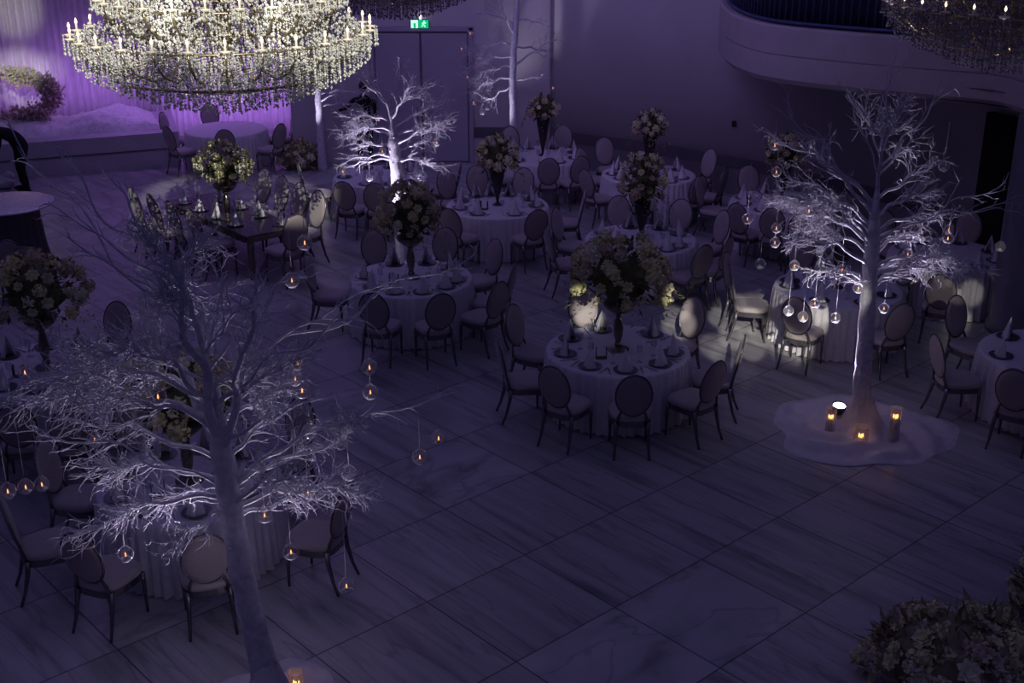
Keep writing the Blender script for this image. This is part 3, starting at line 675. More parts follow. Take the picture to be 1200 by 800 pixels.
# bending figure: local +y is the way it bends
J = [((0, 0, 1.02), (.16, .13)), ((0, .14, 1.18), (.16, .12)), ((0, .42, 1.27), (.19, .12)), ((0, .52, 1.24), .07), ((0, .58, 1.20), .055),
     ((-.20, .42, 1.22), .065), ((-.22, .50, .92), .05), ((-.17, .58, .68), .036), ((.20, .42, 1.22), .065), ((.22, .46, .92), .05), ((.17, .55, .66), .036),
     ((-.11, .0, .92), .135), ((-.13, .06, .52), .10), ((-.14, -.02, .10), .07), ((.11, .0, .92), .135), ((.14, .10, .52), .10), ((.17, .10, .10), .07)]
pp = P(33, 224, 0)
person((pp.x, pp.y, 0), radians(100), 'person in black bending forward with arms hanging, in front of the stage', J, EB, ((0, .70, 1.13), 0, radians(-65)), [((-.17, .58, .67), (0, .12, -1), (-1, 0, 0)), ((.17, .55, .65), (0, .12, -1), (1, 0, 0))], [(-.14, -.02, 0), (.17, .10, 0)])
J = [((0, 0, .95), (.15, .11)), ((0, .01, 1.15), (.14, .10)), ((0, .02, 1.40), (.18, .10)), ((0, .02, 1.50), .06), ((0, .03, 1.56), .052),
     ((-.20, .02, 1.40), .06), ((-.36, .10, 1.22), .046), ((-.52, .16, 1.16), .034), ((.20, .02, 1.40), .06), ((.26, .02, 1.12), .046), ((.25, .10, .88), .034),
     ((-.10, 0, .88), .10), ((-.11, .02, .48), .07), ((-.11, 0, .08), .045), ((.10, 0, .88), .10), ((.11, .03, .48), .07), ((.12, 0, .08), .045)]
g_ = random.Random(3); b = MB().ball((0, 0, .13), (.26, .18, .13), 18, 11, .10, g_); b.v = [(x, y, max(z, 0)) for x, y, z in b.v]; b.ball((.12, .03, .24), (.12, .10, .10), 12, 8, .15, g_)
pb = P(6, 219, 0); o = b.build('cloth_bundle', M['cloth']); o.location = (pb.x, pb.y - .1, 0); tag(o, 'crumpled white cloth bundle on the floor under the bending person', 'cloth')
pp = P(429, 193, 0)
person((pp.x, pp.y, 0), radians(12), 'person in black standing behind the brightest tree with one arm out', J, EB, ((0, .04, 1.66), .2, -.1), [((-.53, .165, 1.16), (-1, .3, -.2), (0, 0, 1)), ((.25, .10, .87), (0, .15, -1), (1, 0, 0))], [(-.11, 0, .1), (.12, 0, -.1)])
# ------------------------------------------------------------------ flower wreath on the stage and ground flowers
def flower_mass(b, c, d, n, g, r=.10, L=(.07, .13)):
    for i in range(n):
        v = V((g.gauss(0, 1), g.gauss(0, 1), g.gauss(0, 1))).normalized(); b.leaf(c + v * r * g.uniform(.4, 1), v + V((g.uniform(-.7, .7), g.uniform(-.7, .7), g.uniform(-.7, .7))), V((g.uniform(-1, 1), g.uniform(-1, 1), 1)), g.uniform(*L), g.uniform(.03, .06), g.uniform(-.2, .3))
g = random.Random(5)
wc = PY(-6, 113, 26.6); t = thing('flower_wreath', 'huge oval wreath of blush and cream pampas flowers standing on the stage', 'wreath', (wc.x, wc.y, .72))
wr = wc.z - .72; ra, rb = 1.25, .46
def wp_(q): return V((ra * cos(q), .12 * sin(q * 2), wr + rb * sin(q)))
MB().tube([wp_(2 * pi * i / 48) for i in range(48)], .025, 6, closed=True).build('ring_frame', M['brass'], t)
for nm, lo, hi, m in (('cream_flowers', .12, pi - .1, 'cream'), ('blush_flowers', -pi - .1, .35, 'blush')):
    b = MB()
    for i in range(190): q = g.uniform(lo, hi); flower_mass(b, wp_(q) + V((g.gauss(0, .05), g.gauss(0, .07), g.gauss(0, .06))), None, 16, g, .13)
    b.build(nm, M['white' if nm[0] == 'c' else 'pampas'], t)['kind'] = 'stuff'
for x in (-1.0, 1.0): MB().tube([(x, .1, 0), (x, .1, wr - .25)], .018, 6).build('stand_leg', M['brass'], t)
def ground_flowers(loc, rx, ry, rz, n, nm, lab, seed, kx=None):
    g = random.Random(seed); t = thing(nm, lab, 'flowers', loc); b = MB(); b.ball((0, 0, rz * .35), (rx * .72, ry * .72, rz * .55), 20, 12, .12, g); b.v = [(x, y, max(z, 0)) for x, y, z in b.v]
    for i in range(420):
        z = g.uniform(0, 1); q = g.uniform(0, 6.283); s = sqrt(1 - z * z); d = V((s * cos(q), s * sin(q), z)); k = g.uniform(.6, .98); b.leaf(V((d.x * rx * k, d.y * ry * k, .03 + d.z * rz * k)), d + V((g.uniform(-.8, .8), g.uniform(-.8, .8), g.uniform(-.5, .8))), V((g.uniform(-1, 1), g.uniform(-1, 1), 1)), g.uniform(.08, .22), g.uniform(.03, .06), g.uniform(-.2, .2))
    b.build('foliage', M['sage'], t)
    for i in range(n):
        z = .04 + .95 * (i + .5) / n; q = i * 2.39996 + g.uniform(-.3, .3); s = sqrt(1 - z * z); d = V((s * cos(q), s * sin(q), z)); k = g.uniform(.85, 1.02)
        o = blossom(g.choice(('hydrangea', 'rose', 'rose', 'spray_flower')), g.randrange(3), g.choice(('cream', 'blush', 'white', 'cream'))); o.parent = t; o.location = (d.x * rx * k, d.y * ry * k, .03 + d.z * rz * k); f = g.uniform(.7, 1.35); o.scale = (f, f, f); o.rotation_euler = d.to_track_quat('Z', 'Y').to_euler()
    return t
pg = P(1120, 800, 0)
ground_flowers((pg.x, pg.y, 0), .80, .62, .62, 95, 'flower_bank', 'low mound of dusky cream flowers on the floor in the bottom corner', 11)
t = ground_flowers((P(1232, 735, 0).x, P(1232, 735, 0).y, 0), .34, .34, 1.25, 90, 'flower_column', 'upright column of dusky cream flowers behind the flower mound', 12)
# low floral bank by the wall, beside the slim far tree
pf = P(345, 187, 0); ground_flowers((-4.52, 26.05, 0), .5, .30, .55, 40, 'flower_bank', 'low whitish flower bank against the wall beyond the bare table', 13)
# ------------------------------------------------------------------ chandeliers
def chandelier(loc, R, label, seed, cm='crystal'):
    g = random.Random(seed); k = R / 1.36; t = thing('chandelier', label, 'chandelier', loc)
    def bead(b, x, y, z, s): b.octa((x * k, y * k, z * k), s * k * g.uniform(.85, 1.15), s * k * 1.25)
    def chain(b, p, q, sag, n, s):
        for i in range(n + 1):
            u = i / n; bead(b, p[0] + (q[0] - p[0]) * u, p[1] + (q[1] - p[1]) * u, p[2] + (q[2] - p[2]) * u - sag * 4 * u * (1 - u), s)
    def strand(b, x, y, z, L, s=.010):
        n = max(3, int(L / .021))
        for i in range(n): bead(b, x, y, z - L * i / n, s)
        bead(b, x, y, z - L - .015, s * 1.7)
    def ring(r, z, s): return MB().tube([(r * k * cos(2 * pi * i / 72), r * k * sin(2 * pi * i / 72), z * k) for i in range(72)], s * k, 6, closed=True)
    tiers = [(1.32, 0.0, 28), (1.05, .30, 24), (.72, .62, 16)]
    fr = MB()
    for r, z, n in tiers: fr.v += [] ; q = ring(r * .90, z - .03, .012); fr.add(q.v, q.f)
    for r, z in ((1.0, -.36), (.62, -.44), (.62, .05), (.30, .3)): q = ring(r, z, .012); fr.add(q.v, q.f)
    fr.build('ring_frame', M['brass'], t)
    MB().lathe([(.02 * k, -.50 * k), (.06 * k, -.42 * k), (.03 * k, -.3 * k), (.09 * k, -.05 * k), (.04 * k, .2 * k), (.08 * k, .45 * k), (.03 * k, .7 * k), (.05 * k, 1.0 * k), (.02 * k, 1.2 * k)], 16).build('centre_stem', M['brass'], t)
    MB().tube([(0, 0, 1.15 * k), (0, 0, 3.4)], .02, 8).build('chain', M['brass'], t)
    arm = {}; lamp = {}
    for ti, (r, z, n) in enumerate(tiers):
        a_ = MB().tube([(x * k, 0, zz * k) for x, zz in ((r * .42, z - .12), (r * .55, z - .26), (r * .72, z - .30), (r * .88, z - .22), (r * .98, z - .10), (r, z - .01))], [.011 * k] * 6, 6)
        l_ = MB().lathe([(.012 * k, -.01 * k), (.05 * k, .01 * k), (.055 * k, .02 * k), (.010 * k, .022 * k), (.010 * k, .07 * k), (0, .07 * k)], 10)
        for i in range(n):
            q = 2 * pi * i / n + ti * .1
            if i == 0: o = arm[ti] = a_.build('arm', M['brass'], t)
            else: o = arm[ti].copy(); C.objects.link(o); o.parent = t
            o.rotation_euler = (0, 0, q)
            if i == 0: o = lamp[ti] = l_.build('candle_lamp', M['candle'], t)
            else: o = lamp[ti].copy(); C.objects.link(o); o.parent = t
            o.location = (r * k * cos(q), r * k * sin(q), z * k)
            if 'bl' not in lamp: fl = lamp['bl'] = MB().lathe([(.004 * k, .07 * k), (.012 * k, .082 * k), (.011 * k, .095 * k), (.003 * k, .118 * k), (0, .12 * k)], 8).build('flame_bulb', M['bulb'], o)
            else: fl = lamp['bl'].copy(); C.objects.link(fl); fl.parent = o
    # crystal work, tier by tier
    b = MB()
    for ti, (r, z, n) in enumerate(tiers):
        for i in range(n):
            q = 2 * pi * i / n + ti * .1; q2 = q + 2 * pi / n; x, y = r * cos(q), r * sin(q); x2, y2 = r * cos(q2), r * sin(q2)
            for j in range(8): a = 2 * pi * j / 8; strand(b, x + .062 * cos(a), y + .062 * sin(a), z + .005, .05 if ti else .10, .009)       # bobeche drops
            chain(b, (x, y, z + .01), (x2, y2, z + .01), .11, 12, .009); chain(b, (x * .97, y * .97, z - .01), (x2 * .97, y2 * .97, z - .01), .19, 14, .009)
            rin = .62 if ti == 0 else .4 if ti == 1 else .2
            chain(b, (x, y, z), (rin * cos(q), rin * sin(q), z + .28), .12, 18, .009)
            chain(b, (x, y, z), (r * .7 * cos(q + .1), r * .7 * sin(q + .1), z - .33), -.02, 14, .009)
            strand(b, r * .88 * cos(q + .06), r * .88 * sin(q + .06), z - .02, .24)
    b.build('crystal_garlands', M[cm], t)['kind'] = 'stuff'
    b = MB()
    prof = [(1.30, -.02, .20, 96), (1.22, -.10, .20, 92), (1.13, -.17, .18, 90), (1.02, -.22, .19, 86), (.91, -.26, .19, 80), (.80, -.30, .19, 72), (.68, -.35, .20, 62), (.56, -.38, .21, 52), (.44, -.39, .22, 42), (.32, -.40, .22, 32), (.20, -.41, .23, 20), (.08, -.42, .23, 8)]
    for r, z, L, n in prof:
        o_ = g.uniform(0, 1)
        for i in range(n):
            q = 2 * pi * (i + o_ + g.uniform(-.25, .25)) / n; L2 = L * g.uniform(.85, 1.1); strand(b, r * cos(q), r * sin(q), z + g.uniform(-.02, .02), L2, .0075); b.ball((r * k * cos(q), r * k * sin(q), (z - L2 - .03) * k), .0105 * k, 6, 5)
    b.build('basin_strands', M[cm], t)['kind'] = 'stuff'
    b = MB()
    for r, z, L, n in ((1.02, -.10, .2, 60), (.85, .02, .28, 56), (.85, .28, .25, 56), (.62, -.05, .3, 40), (.62, .3, .3, 36), (.5, .58, .25, 32), (.4, .1, .4, 24), (.25, .9, .3, 16)):
        for i in range(n): q = 2 * pi * i / n; strand(b, r * cos(q), r * sin(q), z, L, .010)
    for i in range(2600):
        u = g.random(); r = .35 + .95 * sqrt(g.random()) * (1 - .25 * u); q = g.uniform(0, 6.283); bead(b, r * cos(q), r * sin(q), -.12 + .50 * u, g.uniform(.007, .015))
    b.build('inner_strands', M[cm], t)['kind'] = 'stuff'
    return t
ch1 = PY(262, 37, 11.5)
chandelier(tuple(ch1), 1.37, 'large tiered crystal chandelier glittering in the sunbeam, lamps lit', 1)
ch3 = P(1192, 5, ch1.z); chandelier(tuple(ch3), 1.37, 'dark crystal chandelier in front of the balcony, its lamp row glowing', 2, 'shaded')
chb = P(461, 26, ch1.z - .75); chandelier((chb.x, chb.y, ch1.z), 1.37, 'dark crystal chandelier beyond the sunlit one, only its underside showing', 3, 'shaded')
# ------------------------------------------------------------------ white branch trees
def curly(b, p, d, L, r, g, n=7, curl=.5, sides=4):
    pts = [p]; rad = [r]; ax_ = d.orthogonal().normalized(); ph = g.uniform(0, 6.3); dd = d.normalized(); bend = V((g.gauss(0, 1), g.gauss(0, 1), g.gauss(0, 1))).normalized()
    for i in range(n):
        u = (i + 1) / n; jig = V((g.gauss(0, 1), g.gauss(0, 1), g.gauss(0, 1))) * curl * .45 + bend * curl * .35 * sin(ph + u * 5)
        dd = (dd + jig).normalized(); pts.append(pts[-1] + dd * L / n); rad.append(r * (1 - .75 * u))
    b.tube(pts, rad, sides, caps=False); return pts
def limb(t, S, E, rise, r0, g, ntw, tw_len, spread, curl=.5, sub=3, flat=1.0, start=.35, bare=False):
    b = MB(); n = 16; pts = []; rad = []; ln = (E - S).length; side = (E - S).orthogonal().normalized()
    ph1, ph2 = g.uniform(0, 6), g.uniform(0, 6)
    for i in range(n + 1):
        u = i / n; p = S.lerp(E, u) + V((0, 0, 1)) * rise * ln * sin(pi * u) * (1 - .25 * u)
        w = ln * .022 * min(1, 3 * u); p += V((sin(ph1 + u * 13) * w, cos(ph2 + u * 11) * w, sin(ph2 + u * 15) * w)); pts.append(p); rad.append(r0 * (1 - .8 * u) + .0025)
    b.tube(pts, rad, 6)
    for k in range(ntw):
        u = start + (1 - start) * (k + g.random()) / ntw; i = min(int(u * n), n - 1); p = pts[i].lerp(pts[i + 1], u * n - i); tn = (pts[i + 1] - pts[i]).normalized()
        rv = V((g.gauss(0, 1), g.gauss(0, 1), g.gauss(0, 1) * flat)).normalized(); d = (tn * 1.0 + rv * spread).normalized()
        L = tw_len * g.uniform(.55, 1.2) * (1.15 - .5 * u); tw = curly(b, p, d, L, .0066, g, 7, curl)
        for s_ in range(sub):
            j = g.randrange(2, 7); d2 = ((tw[j] - tw[j - 1]).normalized() + V((g.gauss(0, 1), g.gauss(0, 1), g.gauss(0, 1) * flat)).normalized() * .8); curly(b, tw[j], d2, L * g.uniform(.3, .6), .0042, g, 5, curl * 1.2, 3)
    return b.build('branch', M['bark'], t)
def tree(label, pxs, depth, r, limbs, seed, detail=1.0, lean=0, fork=.8, lw=.30):
    """pxs: trunk from base to top; limbs: (trunk parameter, tip px, tip py, depth offset, rise, twigs, twig length, spread[, flags])"""
    g = random.Random(seed); base = PY(pxs[0][0], pxs[0][1], depth); base.z = 0
    pts = smooth_3([PY(x, y, depth + lean * i) if i else base for i, (x, y) in enumerate(pxs)]); o = V((base.x, base.y, 0))
    t = thing('branch_tree', label, 'tree', tuple(o)); n = len(pts); b = MB()
    rad = [r * (1.25 - .25 * min(1, i / (n * .15))) * (1 - .30 * i / n) * (1 if i / n < fork - .1 else max(.26, 1 - (i / n - fork + .1) * 4.5)) for i in range(n)]
    b.tube([p - o + V((.006 * sin(i * 1.7), .006 * cos(i * 2.1), 0)) for i, p in enumerate(pts)], rad, 12); 
    for i in range(24):     # knots and stub scars
        j = g.randrange(2, n - 1); q = g.uniform(0, 6.3); b.ball(pts[j] - o + V((cos(q), sin(q), 0)) * rad[j] * .9, rad[j] * g.uniform(.12, .3), 6, 5)
    b.build('trunk', M['bark'], t)
    for l in limbs:
        u, tx, ty, dy, rise, ntw, twl, spr = l[:8]; fl = l[8] if len(l) > 8 else {}
        f = u * (n - 1); i = min(int(f), n - 2); S = pts[i].lerp(pts[i + 1], f - i); E = PY(tx, ty, depth + dy + lean * u * (len(pxs) - 1))
        limb(t, S - o, E - o, rise, fl.get('r', max(.011, min(rad[i] * .42, r * lw))), g, max(2, int(ntw * detail)), twl, spr, fl.get('curl', .5), fl.get('sub', 3), fl.get('flat', .7), fl.get('start', .35))
    return t, pts
def smooth_3(ps, k=6):
    out = []
    for i in range(len(ps) - 1):
        a, b, c, d = ps[max(i - 1, 0)], ps[i], ps[i + 1], ps[min(i + 2, len(ps) - 1)]
        for j in range(k): t = j / k; out.append(.5 * ((2 * b) + (c - a) * t + (2 * a - 5 * b + 4 * c - d) * t * t + (3 * b - a - 3 * c + d) * t ** 3))
    return out + [ps[-1]]
bare = dict(start=.55, sub=1, curl=.35, r=.012)
near, near_pts = tree('big white branch tree closest to the camera, hung with glass candle globes', [(318, 832), (303, 755), (287, 690), (273, 610), (262, 540), (252, 470), (238, 410), (220, 350), (206, 305)], 8.1, .102, [
    (.98, 176, 283, .0, .0, 26, .42, .55, dict(curl=.7)), (.98, 228, 292, .1, .0, 22, .38, .55, dict(curl=.7)), (.86, 190, 345, -.3, .0, 22, .40, .6, dict(curl=.7)), (.90, 215, 330, .5, .02, 18, .4, .6),
    (.95, 128, 205, .3, -.05, 5, .30, .4, bare), (.95, 60, 168, .55, -.12, 5, .3, .35, bare), (.9, 62, 240, .1, -.02, 5, .3, .4, bare), (.82, 76, 277, -.4, .0, 5, .25, .4, bare), (.8, 5, 140, .7, -.08, 4, .3, .3, bare),
    (.72, 262, 335, .4, .0, 10, .4, .5), (.74, 305, 345, -.3, .05, 9, .4, .5), (.70, 345, 318, .3, .04, 7, .35, .5, dict(start=.5, sub=2)), (.66, 440, 335, .4, .03, 6, .35, .5, bare), (.66, 545, 300, .9, .02, 6, .3, .4, bare), (.62, 420, 372, -.2, .05, 7, .35, .5, bare),
    (.66, 85, 415, .2, .16, 34, .5, .6), (.62, 50, 448, -.4, .14, 36, .5, .6), (.60, 118, 440, .6, .14, 30, .45, .65), (.58, 15, 470, .2, .10, 26, .5, .6, dict(start=.45)), (.56, 95, 470, -.6, .12, 30, .45, .65), (.60, 140, 400, -.5, .12, 24, .4, .65), (.5, 75, 492, .5, .06, 20, .4, .6),
    (.45, 112, 548, .1, .10, 40, .36, .6, dict(start=.45)), (.44, 40, 505, -.3, .05, 8, .35, .5, bare), (.42, 100, 622, -.3, .12, 34, .40, .6, dict(start=.4)), (.42, 175, 600, .5, .12, 26, .36, .65, dict(start=.3)), (.40, 205, 640, -.6, .08, 16, .3, .6),
    (.62, 350, 420, -.1, .0, 22, .38, .6), (.58, 330, 455, .4, .0, 22, .38, .6), (.56, 300, 410, .2, -.02, 22, .4, .6), (.54, 360, 470, -.5, .0, 14, .36, .6), (.5, 320, 480, .2, -.05, 16, .34, .6),
    (.44, 425, 490, -.1, .10, 34, .32, .65, dict(start=.55, curl=.7)), (.44, 400, 515, .3, .06, 20, .3, .6, dict(start=.5)), (.43, 520, 458, .3, .04, 5, .3, .4, bare), (.40, 420, 575, .0, .10, 44, .34, .55, dict(start=.45)), (.40, 350, 560, -.5, .10, 26, .34, .6), (.38, 370, 585, .5, .06, 16, .3, .6),
    (.52, 232, 360, .25, .02, 16, .4, .5, dict(r=.045, start=.5)), (.50, 300, 352, -.2, .03, 14, .4, .5, dict(r=.04, start=.5)), (.54, 168, 372, .35, .04, 18, .4, .55, dict(r=.042, start=.5)), (.53, 200, 318, -.35, .02, 16, .4, .5, dict(r=.045, start=.55))], 21, 1.3, fork=.60, lw=.19)
t3, t3_pts = tree('white branch tree rising from the cloth with floor candles', [(1008, 506), (1010, 450), (1014, 400), (1018, 340), (1022, 285), (1027, 230), (1033, 175)], 13.15, .105, [
    (.98, 1055, 128, .1, .0, 30, .42, .45, dict(curl=.65)), (.98, 1036, 140, -.3, .0, 26, .4, .45, dict(curl=.6)), (.96, 1012, 128, .2, .0, 14, .5, .4, dict(curl=.6, sub=2)), (.9, 1070, 165, .4, .02, 16, .4, .5), (.92, 1105, 112, .5, .02, 6, .4, .4, bare), (.92, 1045, 75, .3, 0, 5, .5, .3, bare), (.9, 1000, 118, -.4, .0, 10, .5, .4, dict(sub=2)),
    (.80, 905, 160, .2, .08, 12, .5, .45, dict(sub=2)), (.78, 925, 135, -.3, .05, 8, .45, .4, bare), (.76, 945, 175, -.2, .06, 14, .5, .45), (.72, 920, 205, .5, .08, 14, .45, .45),
    (.70, 922, 232, -.1, .14, 54, .45, .42, dict(start=.5)), (.66, 940, 248, .3, .12, 34, .42, .45), (.62, 944, 268, .1, .14, 40, .38, .45), (.58, 930, 282, -.4, .12, 26, .4, .45), (.66, 968, 240, -.5, .1, 20, .4, .5),
    (.52, 955, 318, .1, .16, 16, .34, .5), (.50, 975, 325, -.4, .1, 14, .3, .5), (.48, 1000, 330, .3, .1, 12, .25, .5),
    (.82, 1092, 195, .3, .04, 14, .42, .5), (.76, 1085, 225, -.2, .08, 26, .42, .5), (.70, 1105, 250, .3, .1, 18, .42, .5), (.68, 1190, 240, .5, .06, 7, .4, .4, bare), (.66, 1175, 215, -.3, .03, 6, .4, .4, bare), (.62, 1075, 275, .4, .12, 22, .4, .5),
    (.58, 1138, 318, .0, .14, 62, .42, .40, dict(start=.4)), (.56, 1110, 322, .5, .12, 40, .38, .45, dict(start=.4)), (.54, 1085, 312, -.4, .1, 24, .34, .5), (.5, 1050, 318, .1, .08, 14, .3, .5)], 33, 1.15, fork=.78, lw=.22)
t2, t2_pts = tree('brightest white branch tree glowing behind the middle table', [(474, 313), (471, 280), (468, 240), (465, 205), (462, 175), (460, 145), (452, 118)], 19.3, .115, [
    (.98, 432, 92, .2, .0, 16, .4, .45), (.96, 405, 75, -.2, .0, 8, .4, .4, bare), (.92, 470, 78, .2, .0, 8, .5, .35, dict(sub=2)), (.9, 505, 100, .1, .02, 12, .45, .45), (.86, 480, 100, -.3, .0, 10, .45, .4), (.8, 518, 118, .3, .02, 14, .45, .45),
    (.84, 408, 138, .1, .12, 26, .4, .45), (.78, 403, 158, -.3, .14, 32, .42, .45), (.74, 415, 150, .4, .1, 22, .4, .5), (.68, 420, 172, .1, .08, 12, .4, .45), (.62, 402, 190, -.2, .08, 10, .35, .4), (.6, 405, 196, .3, .06, 12, .3, .4),
    (.74, 524, 143, .2, .10, 30, .42, .42, dict(start=.5)), (.68, 510, 150, -.3, .08, 20, .4, .45), (.64, 495, 165, .1, .0, 12, .4, .45), (.6, 538, 205, .3, .08, 10, .35, .4), (.58, 500, 190, -.2, .1, 12, .3, .5), (.55, 487, 208, .1, .02, 10, .3, .5)], 44, 1.3, lw=.2)
t4, t4_pts = tree('tall white branch tree before the pale pilaster', [(602, 176), (602, 140), (601, 100), (602, 55), (606, 10), (612, -40)], 25.5, .085, [
    (.95, 600, -60, .2, 0, 14, .6, .45), (.9, 640, -30, .2, 0, 12, .6, .45), (.85, 570, -20, -.2, 0, 14, .6, .45), (.75, 640, 30, .1, .02, 10, .5, .45), (.72, 572, 15, .2, 0, 14, .5, .45), (.66, 585, 5, -.3, 0, 12, .5, .45),
    (.62, 553, 60, .1, .08, 20, .5, .45), (.55, 552, 78, -.2, .08, 18, .5, .45), (.5, 552, 95, .2, .1, 22, .45, .42), (.44, 553, 107, -.1, .1, 24, .45, .42), (.4, 565, 122, .2, .02, 8, .4, .4), (.5, 652, 45, .2, .02, 10, .5, .45), (.42, 640, 90, -.2, .04, 8, .4, .45), (.6, 640, 60, .4, .04, 10, .5, .45)], 55, 1.5)
t5, t5_pts = tree('slim white branch tree whose crown hides behind the sunlit chandelier', [(378, 194), (376, 165), (374, 130), (372, 90), (372, 50), (374, 10)], 25.9, .085, [
    (.95, 372, -30, 0, 0, 10, .5, .45), (.9, 340, 10, .2, .02, 10, .5, .45), (.8, 410, 20, -.2, .02, 12, .5, .45), (.7, 330, 50, .1, .05, 12, .5, .45), (.65, 415, 60, .2, .05, 14, .5, .45), (.5, 430, 110, .1, .08, 18, .5, .42), (.45, 400, 108, -.2, .06, 12, .4, .45), (.42, 415, 122, .2, .08, 12, .35, .45)], 66, .7)
# ------------------------------------------------------------------ cloths, uplights and candles at the tree feet
def foot_cloth(c, rx, ry, seed, label, hump=.32, rz=0):
    g = random.Random(seed); b = MB(); n, m = 96, 26; vs = []; fs = []
    for j in range(m + 1):
        v = j / m
        for k in range(n):
            a = 2 * pi * k / n; e = 1 + .08 * sin(3 * a + seed) + .05 * sin(5 * a + 1) + .03 * sin(9 * a); r = .125 + v * (e - .125)
            x, y = r * rx * cos(a), r * ry * sin(a); rr = hypot(x, y)
            w = noise.noise((x * 5 + seed, y * 5, 0)) * .04 + abs(noise.noise((x * 2.2, y * 2.2 + seed, 3))) * .07
            fold = .026 * sin(a * 6 + rr * 13 + 2.5 * noise.noise((x * 2, y * 2, 7)))
            z = hump * max(0, 1 - (rr - .1) / .19) ** 1.6 + (w + fold + .028) * min(1, (1 - v) * 5 + .12); vs.append((x, y, max(.004, z)))
    for j in range(m):
        for k in range(n): fs.append((j * n + k, (j + 1) * n + k, (j + 1) * n + (k + 1) % n, j * n + (k + 1) % n))
    o = b.add(vs, fs).build('tree_skirt', M['basecloth']); o.location = (c.x, c.y, 0); o.rotation_euler = (0, 0, rz); tag(o, label, 'cloth'); return o
c3 = P(1008, 506, 0); foot_cloth(P(1008, 504, 0), 1.05, .95, 2, 'crumpled pale cloth spread round the foot of the candle tree', .42)
cn = P(318, 832, 0); foot_cloth(cn, .62, .6, 4, 'pale cloth round the foot of the big near tree', .36)
def uplight(p, tgt, label):
    t = thing('uplight', label, 'spotlight', (p.x, p.y, .05)); d = (V(tgt) - V((p.x, p.y, .12))).normalized(); M_ = Matrix.Translation((0, 0, .07)) @ d.to_track_quat('Z', 'Y').to_matrix().to_4x4()
    MB().lathe([(.05, 0), (.05, .012), (.02, .02), (.015, .05)], 14).build('base', M['housing'], t); MB().lathe([(.05, -.05), (.075, -.03), (.088, .05), (.082, .05), (.072, .03), (.0, .03)], 16).build('lamp_head', M['housing'], t, M_)
    MB().lathe([(.074, .034), (.074, .040), (0, .046)], 16).build('lens', M['lens'], t, M_); return t
def spot(loc, tgt, W, col, size, blend=.5, r=.05):
    l = bpy.data.lights.new('spot', 'SPOT'); l.energy = W; l.color = col; l.spot_size = radians(size); l.spot_blend = blend; l.shadow_soft_size = r
    o = bpy.data.objects.new('spot_lamp', l); C.objects.link(o); o.location = loc; o.rotation_euler = (V(tgt) - V(loc)).to_track_quat('-Z', 'Y').to_euler(); return o
LIL = (.86, .74, 1.0)
u3 = P(982, 489, 0); uplight(u3, t3_pts[-6], 'small uplight glaring white on the cloth of the candle tree')
def floor_candle(p, h, label, r=.06):
    t = thing('candle_vase', label, 'candle holder', (p.x, p.y, .03)); MB().lathe([(r * .9, 0), (r, .01), (r, h), (r * .93, h), (r * .93, .02), (0, .02)], 20).build('glass_cylinder', M['glass2'], t)
    MB().lathe([(r * .55, .025), (r * .55, h - .14), (0, h - .14)], 12).build('candle', M['candle'], t)
    for i, (x, y) in enumerate(((0, 0), (.022, .01), (-.02, .015))): MB().lathe([(.002, h - .135), (.009, h - .122), (.007, h - .105), (.001, h - .085)], 8, (x, y, 0)).build('flame', M['amber'], t)
    l = bpy.data.lights.new('candle_glow', 'POINT'); l.energy = .05; l.color = (1, .48, .14); l.shadow_soft_size = .02; o = bpy.data.objects.new('candle_glow', l); C.objects.link(o); o.location = (p.x, p.y, h + .02)
floor_candle(P(1046, 519, 0), .42, 'tall glass candle cylinder, outermost on the candle-tree cloth'); floor_candle(P(1008, 521, 0), .20, 'short glass candle pot directly before the candle-tree trunk', .085); floor_candle(P(972, 508, 0), .30, 'glass candle cylinder beside the glaring uplight'); floor_candle(P(1003, 489, 0), .30, 'glass candle cylinder half hidden behind the candle-tree trunk')
floor_candle(P(348, 815, 0), .20, 'glass candle cylinder on the cloth of the big near tree')
# ------------------------------------------------------------------ hanging glass globes
gl0 = None
def globe(p, L, label, group, lit=True, r=.06):
    global gl0
    t = thing('hanging_globe', label, 'candle globe', tuple(p), rnd.uniform(0, 6), group)
    if gl0 is None:
        gl0 = {}
        pr = [(.0, -1), (.35, -.94), (.66, -.75), (.88, -.48), (1, -.05), (.92, .4), (.70, .72), (.34, .94), (.30, 1.06), (.36, 1.10)]
        gl0['glass_globe'] = MB().lathe([(max(.001, a) * r, z * r) for a, z in pr], 20).build('glass_globe', M['glass'], t)
        gl0['pale_bed'] = MB().lathe([(.03, -.9 * r), (.62 * r, -.72 * r), (.72 * r, -.64 * r), (0, -.62 * r)], 14).build('pale_bed', M['snow'], t)  # pale disc filling the bottom of each globe
        gl0['tealight'] = MB().lathe([(.3 * r, -.62 * r), (.3 * r, -.30 * r), (0, -.30 * r)], 12).build('tealight', M['candle'], t)
        gl0['flame'] = MB().lathe([(.002, -.28 * r), (.10 * r, -.14 * r), (.07 * r, .04 * r), (.001, .26 * r)], 8).build('flame', M['flame'], t)
        gl0['string'] = MB().tube([(0, 0, 0), (0, 0, 1)], .0022, 5).build('string', M['string'], t); o = gl0['string']
    else:
        for k, src in gl0.items():
            if k == 'flame' and not lit: continue
            o = src.copy(); C.objects.link(o); o.parent = t
            if k == 'string': break
        if o.name.split('.')[0] != 'string': o = gl0['string'].copy(); C.objects.link(o); o.parent = t
    o.location = (0, 0, r * 1.08); o.scale = (1, 1, L); return t
